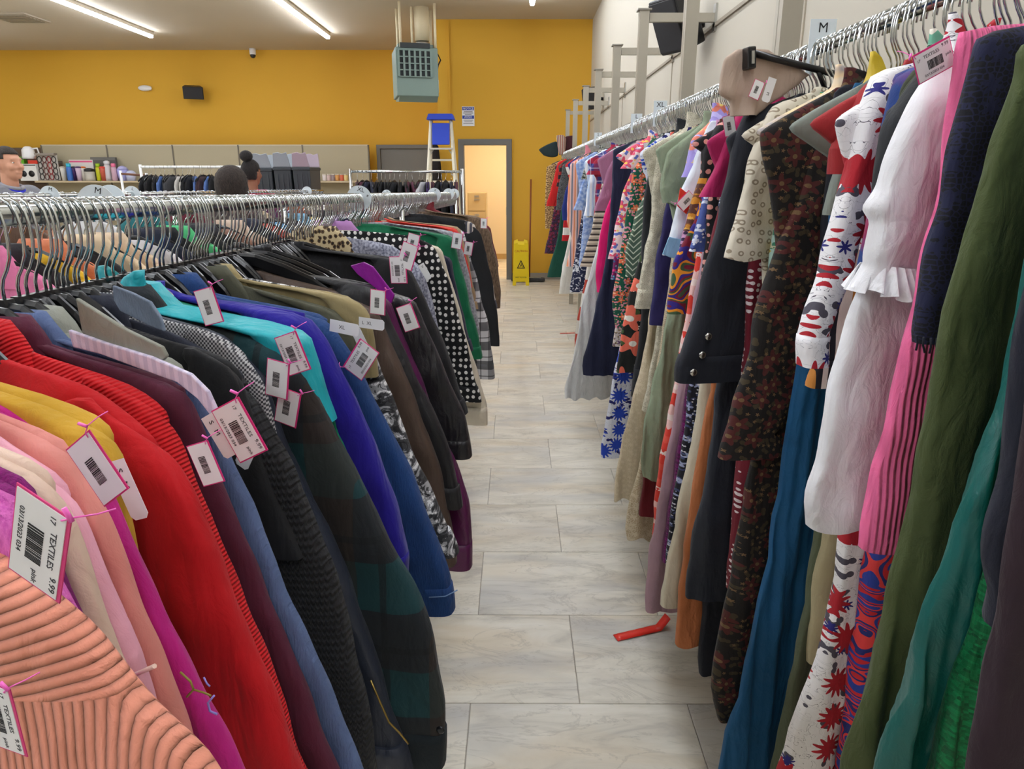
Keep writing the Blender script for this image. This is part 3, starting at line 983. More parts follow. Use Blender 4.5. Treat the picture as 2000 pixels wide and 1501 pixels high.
def size_slip(root, sg, u, v, noff, ang, words, scale=1.0):
    t, s_, nrm = basis(sg, math.radians(ang))
    k = 'slip'
    if k not in TAGP:
        TAGP[k] = MB().prism([(-0.04, -0.016), (0.036, -0.016), (0.042, -0.01), (0.042, 0.01), (0.036, 0.016), (-0.04, 0.016)], 'z', -0.0003, 0.0003).mesh('size_slip', M_WHITE)
    o = mesh_obj('size_slip', TAGP[k], None, root)
    o.matrix_local = Matrix.Translation(Vector((u, 0, -v)) + nrm * noff) @ Matrix((t, s_, nrm)).transposed().to_4x4() @ Matrix.Scale(scale * 0.55, 4)
    for i, w_ in enumerate(words):
        text_obj(w_, 0.014, M_INK, o, Matrix.Translation((-0.026 + 0.02 * i, 0.0, 0.0006)))
    return o


ALL_G = []


def garment(rail, Y, yaw, spec, gap, hang=True, res=1.0):
    """spec: dict(name,label,cat,mat, edge=[(u,v)..] outline on the aisle side, sleeve=None|width, body=[(u,v)..], hem=v of the hem, ...)"""
    sg = rail.side
    root = place_root(spec['name'], rail, Y, yaw)
    tag(root, spec['label'], spec['cat'], spec.get('group'))
    r_ = random.Random(spec['label'])
    ph = r_.uniform(0, 6.28)
    mat = spec['mat']
    ev, eu = cloth_curve(spec['edge'])
    th0 = spec.get('th', min(0.020, max(0.0085, gap * 0.46)))
    # find the shoulder tip: first place where the outline turns downwards
    vs_ = spec.get('vs', 0.2)
    sw = spec.get('sleeve')
    vh = spec.get('hem', ev[-1])
    v0 = ev[0]
    vd = np.concatenate([np.linspace(v0, v0 + 0.16, int(18 * res) + 4, endpoint=False), np.linspace(v0 + 0.16, max(vh, v0 + 0.3), int(26 * res) + 4)])
    cr = min(1.0, 0.25 + 0.45 * Y); kf = spec.get('kf', r_.uniform(38, 60)); foldA = spec.get('fold', 0.006)
    prog = np.clip((vd - v0 - 0.08) / 0.6, 0, 1.2)
    if spec.get('body'):
        bv, bu = cloth_curve(spec['body'])
        uR = np.interp(vd, bv, bu)
    elif sw:
        cut = np.clip((vd - vs_ + 0.01) / 0.10, 0, 1); cut = cut * cut * (3 - 2 * cut)
        uR = np.interp(vd, ev, eu) - 0.62 * sw * cut
        lastu = np.interp(ev[-1], ev, eu)
    else:
        uR = np.interp(vd, ev, eu)
    uR = smooth1(uR, 2)
    inner = spec.get('inner', 0.24)
    um = np.minimum(uR, np.interp(vd, [v0, v0 + 0.1, v0 + 0.5, v0 + 1.2], [0.06, inner - 0.03, inner, inner + 0.05]))
    if spec.get('thin'): um = np.full_like(um, 0.012)
    uL = -um
    uR = np.maximum(uR, uL + 0.02)
    th = th0 * np.clip((vd - v0) / 0.03, 0.35, 1.0) * (1 + 0.35 * prog)
    amp = foldA * prog
    zero = np.zeros_like(vd)
    if not spec.get('nobody'):
        me = tube_mesh('body', vd, uL, uR, th, zero, amp, kf, ph, mat, n=max(20, int(spec.get('n', 52) * res)), hemwave=spec.get('hemwave', 0.0), cr=cr)
        mesh_obj(spec.get('bodyname', 'body'), me, None, root)
    noff = -sg * th0 * 0.75
    if sw:
        send = ev[-1]
        vS = np.concatenate([np.linspace(vs_ - 0.03, vs_ + 0.1, int(10 * res) + 4, endpoint=False), np.linspace(vs_ + 0.1, max(send, vs_ + 0.14), int(22 * res) + 4)])
        e = smooth1(np.interp(vS, ev, eu), 2)
        t_ = np.clip((vS - vs_ + 0.03) / 0.13, 0, 1)
        wS = sw * (0.10 + 0.90 * np.sqrt(t_)) * np.interp(vS, [vs_, (vs_ + send) / 2, send], [1.0, 0.95, spec.get('cuff', 0.82)])
        lowr = np.interp(vS, [vs_, send], [1.0, 1.0])
        if spec.get('flare'):
            wS = wS * (1 + spec['flare'] * np.clip((vS - (send - 0.05)) / 0.05, 0, 1) - 0.25 * np.exp(-((vS - (send - 0.055)) / 0.018) ** 2))
        thS = th0 * 1.15 * np.clip((vS - vS[0]) / 0.05, 0.3, 1.0) * lowr
        pS = np.clip((vS - vs_) / 0.4, 0, 1)
        smat = spec.get('smat', mat)
        me = tube_mesh('sleeve', vS, e - wS, e, thS, np.full_like(vS, noff), 0.35 * foldA * pS, kf * 0.8, ph + 1, smat, n=max(16, int(32 * res)), hemwave=spec.get('hemwave', 0.0), cr=cr)
        so = mesh_obj('sleeve', me, None, root)
        if res > 0.8 and send - vs_ > 0.3 and not spec.get('flare') and spec.get('cuffband', True):
            i0 = len(vS) - 4
            vc = np.linspace(vS[i0], vS[-1] + 0.004, 5)
            ee = np.interp(vc, vS, e) + 0.002; ww = np.interp(vc, vS, wS) + 0.004
            me = tube_mesh('cuff', vc, ee - ww, ee, np.interp(vc, vS, thS) + 0.002, np.full_like(vc, noff), 0.35 * foldA * np.interp(vc, vS, pS), kf * 0.8, ph + 1, spec.get('cuffmat', smat), n=32)
            mesh_obj('cuff', me, None, so)
        # the sleeve on the far side
        e2 = np.interp(vS, vd, um) + 0.35 * sw
        e2 = np.minimum(e2, e)
        if spec.get('thin'): e2 = np.full_like(e2, 0.012)
        me = None if spec.get('thin') else tube_mesh('sleeve', vS, -e2, -(e2 - wS), thS, np.full_like(vS, -noff * 0.5), 0.3 * foldA * pS, kf * 0.8, ph + 2, smat, n=16)
        if me: mesh_obj('sleeve', me, None, root)
    c = spec.get('collar')
    if c:
        cm = spec.get('cmat', mat)
        hgt, wid = c
        vC = np.array([v0 - 0.022, v0 - 0.026, v0 - 0.01, v0 + hgt * 0.4, v0 + hgt])
        du = (np.interp(vC, ev, eu))
        base = np.array([0.045, 0.058, 0.07, 0.07 + wid * 0.55, 0.07 + wid])
        thc = np.array([0.006, 0.012, 0.016, 0.018, 0.016]) * max(0.8, th0 / 0.016)
        me = tube_mesh('collar', vC, -base, base, thc, np.full(5, -sg * 0.004), np.zeros(5), kf, ph, cm, n=28)
        mesh_obj('collar', me, None, root)
    for (px, py, ang, *more) in spec.get('tags', ()):
        u, v = to_uv(rail, Y, yaw, px, py, th0 * 2.4 + 0.014)
        price_tag(root, Y, sg, u, v, th0 * 2.4 + 0.014, ang, *more)
    for (px, py, ang, words) in spec.get('slips', ()):
        u, v = to_uv(rail, Y, yaw, px, py, th0 * 2.3 + 0.012)
        size_slip(root, sg, u, v, th0 * 2.3 + 0.012, ang, words)
    for (px, py, rr, bm_) in spec.get('buttons', ()):
        u, v = to_uv(rail, Y, yaw, px, py, th0 * 2.2)
        b = MB().sphere((u, -sg * th0 * 2.2, -v), (rr, rr * 0.5, rr), 14, 8).build('button', bm_, root)
    for fn in spec.get('extras', ()):
        fn(root, rail, Y, yaw, th0)
    if hang:
        hanger(rail, Y, yaw, 'black plastic hanger with chrome hook holding the ' + spec['short'], 'black plastic clothes hangers', min(0.5 if (rail.side > 0 and Y < 1.35) else 1.0, max(0.3, float(np.interp(0.158, ev, eu)) / 0.205 - 0.04)))
    ALL_G.append(root)
    return root


def to_uv(rail, Y, yaw, px, py, off=0.0):
    """photo pixel -> (u, v) in the vertical plane of the hanger at Y, or in a plane lying off in front of the cloth"""
    H = np.array([rail.X, Y, rail.z(Y)]) + off * np.array([-rail.side * math.sin(yaw), -math.cos(yaw), 0])
    d = np.array([math.cos(yaw) * rail.side, -math.sin(yaw), 0])
    n = np.array([-d[1], d[0], 0])
    r = ray(px, py)
    k = ((H - CAM) @ n) / (r @ n)
    P = CAM + r * k - H
    return float(P @ d), float(-P[2])


def parse(s):
    pts = []; ref = None
    for w in s.split():
        if w[0] == '*':
            ref = len(pts); w = w[1:]
        a, b = w.split(','); pts.append((float(a), float(b)))
    return pts, (ref if ref is not None else 0)


def isotone(y, gap):
    """closest sequence rising by at least gap"""
    z = np.array(y) - np.arange(len(y)) * gap
    blocks = []
    for val in z:
        blocks.append([val, 1])
        while len(blocks) > 1 and blocks[-2][0] > blocks[-1][0]:
            b = blocks.pop(); a = blocks.pop()
            blocks.append([(a[0] * a[1] + b[0] * b[1]) / (a[1] + b[1]), a[1] + b[1]])
    out = []
    for v_, n_ in blocks: out += [v_] * n_
    return np.array(out) + np.arange(len(y)) * gap


def hang_all(rail, rows, xref, yawf, gap, prefix, cat0):
    P = [parse(r['e']) for r in rows]
    ys = []
    for r, (pts, ref) in zip(rows, P):
        X = r.get('xr', xref)
        q = atX(*pts[ref], X)
        Y = float(q[1])
        for _ in range(4):
            Yh = Y + abs(rail.X - X) * math.tan(yawf(Y))
        ys.append(r.get('y', Yh))
    ys = isotone(ys, gap)
    for i, (r, (pts, ref)) in enumerate(zip(rows, P)):
        Y = float(ys[i]); yaw = yawf(Y)
        uv = [to_uv(rail, Y, yaw, *p_) for p_ in pts]
        rs = uv[ref]
        if abs(uv[-1][1]) > 5: print('far', r['short'])
        neck = r.get('neck', float(np.interp(Y, [1.5, 2.1], [0.124, 0.088])) if rail.side > 0 else 0.104)
        if rail.side < 0 and min(abs(Y - p_) for p_ in POSTS) < 0.05: r['thin'] = True
        body_lim = r.get('umax', 0.47)
        E = [(min(max(u, 0.05), body_lim), v) for u, v in uv if v > neck + 0.004]
        first = E[0] if E else (0.2, 0.25)
        pre = [(0.05, neck)]
        if first[1] > neck + 0.13 and r.get('low', True):
            su = min(max(first[0] - 0.01, 0.16), 0.22)
            pre += [(su * 0.6, neck + 0.03), (su, neck + 0.075)]
            vs_ = neck + 0.085
        else:
            vs_ = None
        E = pre + E
        # shoulder tip
        if vs_ is None:
            vs_ = rs[1]
        sp = dict(r); sp['edge'] = E; sp['vs'] = vs_
        floor_v = rail.z(Y) - 0.03
        sp['edge'] = [(u, min(v, floor_v)) for u, v in E]
        if 'b' in r:
            bp, _ = parse(r['b'])
            B = [to_uv(rail, Y, yaw, *p_) for p_ in bp]
            sp['body'] = [(0.05, neck), (0.15, neck + 0.05), (0.2, neck + 0.08)] + [(min(max(u, 0.05), body_lim), min(v, floor_v)) for u, v in B if v > neck + 0.1]
            sp['hem'] = sp['body'][-1][1]
        elif r.get('sleeve') and 'hem' not in r:
            sp['hem'] = min(max(E[-1][1] - 0.02, neck + 0.45) + r.get('hemx', 0.02), floor_v)
        g = (ys[i + 1] - ys[i]) if i + 1 < len(ys) else 0.05
        sp['label'] = r['short'] + prefix
        sp.setdefault('cat', cat0)
        if DEBUG: print('%-34s Y=%.2f ref u=%.2f z=%.2f end u=%.2f z=%.2f g=%.3f' % (r['short'][:34], Y, rs[0], rail.z(Y) - rs[1], E[-1][0], rail.z(Y) - E[-1][1], g))
        garment(rail, Y, yaw, sp, min(g, 0.05), True, 1.0 if Y < 3 else (0.7 if Y < 5 else 0.5))
    return ys


DEBUG = False
POSTS = (0.95, 2.03, 3.16, 4.33, 5.42, 6.58, 7.71, 9.02, 10.33)


def extra_hooks(rail, taken, y0, y1, pitch, yawf, where, ynear, arm):
    """the other hangers crowding the rail, whose clothes are hidden between their neighbours; those far off are joined"""
    y = y0; r_ = random.Random(int(rail.X * 1000)); far_ = MB()
    while y < y1:
        if min(abs(t_ - y) for t_ in taken) > 0.007:
            yw = yawf(y) + r_.uniform(-0.22, 0.22)
            if y < ynear:
                hanger(rail, y, yw, 'chrome hook hanger crowded between others on ' + where, 'hangers crowded on ' + where, arm)
            else:
                a_ = -yw if rail.side > 0 else math.pi + yw
                co, si = math.cos(a_), math.sin(a_)
                far_.tube([(rail.X + p[0] * co, y + p[0] * si, rail.z(y) + p[2]) for p in hk[::1]], 0.0019, 4, False)
        y += pitch * r_.uniform(0.75, 1.25)
    if far_.v:
        o = far_.build('hanger_hooks', M_CHROME)
        tag(o, 'mass of chrome hanger hooks crowded on the far part of ' + where, 'hangers', kind='stuff')
# ------------------------------------------------------------------ racks
def rail_tube(rail, y0, y1, parent, mat=M_CHROME):
    o = MB().tube([(rail.X, y0, rail.z(y0)), (rail.X, y1, rail.z(y1))], PIPE_R, 16).build('hang_rail', mat, parent)
    return o


def floor_rack(name, rails, y0, y1, label):
    e = empty(name); tag(e, label, 'clothes rack')
    for r_ in rails:
        rail_tube(r_, y0, y1, e)
    xs = [r_.X for r_ in rails]
    for yy in (y0 + 0.02, (y0 + y1) / 2, y1 - 0.02):
        for x_ in xs:
            MB().tube([(x_, yy, 0.03), (x_, yy, rails[0].z(yy))], 0.012, 10).build('post', M_CHROME, e)
        if len(xs) > 1:
            MB().box((sum(xs) / 2, yy, 0.04), (abs(xs[0] - xs[1]) + 0.1, 0.03, 0.025)).build('base_bar', M_CHROME, e)
            MB().box((sum(xs) / 2, yy, rails[0].z(yy) - 0.3), (abs(xs[0] - xs[1]), 0.02, 0.02)).build('cross_bar', M_CHROME, e)
        else:
            MB().box((xs[0], yy, 0.03), (0.5, 0.03, 0.025)).build('base_bar', M_CHROME, e)
    return e


floor_rack('clothes_rack', [RL, R2], 0.28, 6.72, 'double chrome clothes rack along the left of the aisle')
floor_rack('clothes_rack', [R3], 0.9, 7.4, 'single chrome rail rack behind the left double rack')

wr_ = empty('wall_rack', (0, 0, 0)); tag(wr_, 'aluminium wall rack with posts and long rail along the cream wall', 'clothes rack')
rail_tube(RR, 0.1, 10.62, wr_)
for yy in POSTS:
    up = MB(); xx = 0.702
    up.box((xx, yy - 0.016, 1.215), (0.052, 0.022, 2.43)); up.box((xx, yy + 0.016, 1.215), (0.052, 0.022, 2.43)); up.box((xx, yy, 1.215), (0.036, 0.012, 2.43))
    for k_ in (-1, 1):
        up.box((xx + k_ * 0.0185, yy, 1.215), (0.013, 0.03, 2.42))
    u_ = up.build('upright', M_ALU, wr_)
    MB().box((xx, yy, 2.433), (0.075, 0.075, 0.008)).build('top_cap', simple('grey_cap', (150, 145, 135), 0.5), u_)
    MB().box(((xx + XW) / 2 + 0.01, yy, 2.395), (XW - xx - 0.04, 0.03, 0.045)).build('top_arm', M_ALU, wr_)
    MB().box((XW - 0.006, yy, 2.395), (0.012, 0.05, 0.14)).build('wall_plate', M_STEEL, wr_)
    MB().box((0.67, yy, RR.z(yy) - 0.03), (0.06, 0.014, 0.05)).build('rail_bracket', M_STEEL, wr_)

# ------------------------------------------------------------------ size dividers on the rails
def divider(rail, Y, r, words, label, tilt=0):
    e = empty('size_divider', (rail.X, Y, rail.z(Y)), math.radians(tilt)); tag(e, label, 'size divider')
    n = 30; vs = []
    ring = MB()
    for s_ in (-0.0012, 0.0012):
        for rr in (r, PIPE_R + 0.001):
            for k in range(n):
                w = 2 * math.pi * k / n
                vs.append((rr * math.cos(w), s_, rr * math.sin(w) - (0.004 if rr < r else 0)))
    fs = []
    for k in range(n):
        j = (k + 1) % n
        fs += [(k, j, n + j, n + k), (2 * n + k, 3 * n + k, 3 * n + j, 2 * n + j), (k, 2 * n + k, 2 * n + j, j), (n + k, n + j, 3 * n + j, 3 * n + k)]
    ring.add(vs, fs); ring.build('disc', M_DISC, e)
    for i, w_ in enumerate(words):
        a = math.radians([75, 15, 135, -60][i])
        text_obj(w_, r * 0.48, M_INK, e, Matrix.Translation((r * 0.68 * math.cos(a), -0.0016, r * 0.68 * math.sin(a))) @ Matrix.Rotation(-(a - math.pi / 2), 4, 'Y') @ Matrix.Rotation(math.pi / 2, 4, 'X'))


def Yat(rail, px, py=380):
    return float(atX(px, py, rail.X)[1])


divider(R2, Yat(R2, 186), 0.048, ['M'], 'round white size disc marked M, on the middle rail beyond the nearest hooks', 8)
divider(R2, Yat(R2, 216), 0.048, ['', 'M'], 'second round size disc, overlapping the M disc on the middle rail', -10)
divider(RL, Yat(RL, 701), 0.043, ['XL', '+'], 'round white size disc marked XL midway along the left rail', 6)
divider(R3, Yat(R3, 97), 0.042, ['M'], 'small pale size disc on the rear rail beside the man')
divider(R3, Yat(R3, 258), 0.042, ['L'], 'pale blue size disc on the rear rail below the jumbled trousers')
divider(R3, Yat(R3, 600), 0.045, [], 'small pale green disc on the rear rail under the grey bins')
divider(R2, Yat(R2, 755), 0.042, ['M'], 'pale size disc on the middle rail below the grey door')
divider(RL, Yat(RL, 848), 0.045, ['X'], 'white size disc near the far end of the left rail')
divider(RL, Yat(RL, 876), 0.045, ['L'], 'white size disc last but one on the left rail end')
divider(RL, Yat(RL, 887), 0.045, ['L'], 'white size disc at the very end of the left rail')


def card(px, w, h, word, label):
    Y = Yat(RR, px, 150)
    e = empty('size_card', (RR.X, Y, RR.z(Y))); tag(e, label, 'size card')
    m = MB().prism([(-w / 2, -h * .5), (-w * .22, -h * .5), (-w * .22, 0.016), (w * .22, 0.016), (w * .22, -h * .5), (w / 2, -h * .5), (w / 2, h * .5), (-w / 2, h * .5)], 'y', -0.0008, 0.0008)
    m.build('plate', M_DISC, e)
    text_obj(word, w * 0.5, M_INK, e, Matrix.Translation((0, -0.0015, h * 0.34)) @ Matrix.Rotation(math.pi / 2, 4, 'X'))


card(1597, 0.055, 0.11, 'M', 'white rectangular size card marked M on the right rail')
card(1293, 0.06, 0.11, 'XL', 'white size card marked XL midway along the right rail')
card(1247, 0.06, 0.10, 'L', 'white size card marked L further along the right rail')
card(1172, 0.06, 0.10, 'S', 'small white size card at the far stretch of the right rail')

# ------------------------------------------------------------------ clothes on the left rack (near to far)
def G(short, name, m, e, **k):
    k.update(short=short, name=name, mat=m, e=e, cat=k.get('cat', name.replace('_', ' ').split()[-1]))
    return k


fb = fabric
M_SNAP = simple('dark_snap', (60, 62, 66), 0.3, 0.9)
M_SILVER = simple('silver_button', (196, 194, 188), 0.25, 1.0)
M_BRASS = simple('brass_zip', (176, 150, 84), 0.35, 0.9)


def stroke(name, mat, pix, rad):
    def fn(root, rail, Y, yaw, th):
        p = [to_uv(rail, Y, yaw, *q, th * 2.05 + .003) for q in pix]
        MB().tube([(u, -rail.side * (th * 2.05 + 0.003), -v) for u, v in p], rad, 6).build(name, mat, root)
    return fn


def patch(name, mat, pix, off=2.1):
    """a flap or panel lying on the cloth, outline given"""
    def fn(root, rail, Y, yaw, th):
        p = [to_uv(rail, Y, yaw, *q, th * off) for q in pix]
        MB().prism([(u, -v) for u, v in p], 'y', -rail.side * (th * off), -rail.side * (th * off + 0.005)).build(name, mat, root, 0.0015)
    return fn


def frill(name, mat, top0, top1, bot0, bot1, waves=7, amp=0.007):
    """gathered ruffle hanging between an upper and a lower edge"""
    def fn(root, rail, Y, yaw, th):
        T0, T1, B0, B1 = [to_uv(rail, Y, yaw, *q) for q in (top0, top1, bot0, bot1)]
        nx, ny = waves * 8, 8; vs = []; fs = []
        for side in (0, 1):
            for j in range(ny + 1):
                g = j / ny
                for i in range(nx + 1):
                    f_ = i / nx
                    u = (T0[0] * (1 - f_) + T1[0] * f_) * (1 - g) + (B0[0] * (1 - f_) + B1[0] * f_) * g
                    v = (T0[1] * (1 - f_) + T1[1] * f_) * (1 - g) + (B0[1] * (1 - f_) + B1[1] * f_) * g + 0.003 * g * math.sin(f_ * waves * 6.28 * .7 + 1)
                    w = amp * (0.25 + g) * math.sin(f_ * waves * 6.28 + 0.8 * math.sin(f_ * 9))
                    bulge = th * (1.9 + 0.9 * g) * math.sin(math.pi * min(1, max(0, f_))) ** .4
                    vs.append((u, (-rail.side if side == 0 else rail.side * .2) * (bulge + .004) + w, -v))
        k = (nx + 1) * (ny + 1)
        for s_ in (0, 1):
            for j in range(ny):
                for i in range(nx):
                    q = s_ * k + j * (nx + 1) + i
                    fs.append((q, q + 1, q + nx + 2, q + nx + 1))
        MB().add(vs, fs, True).build(name, mat, root)
    return fn


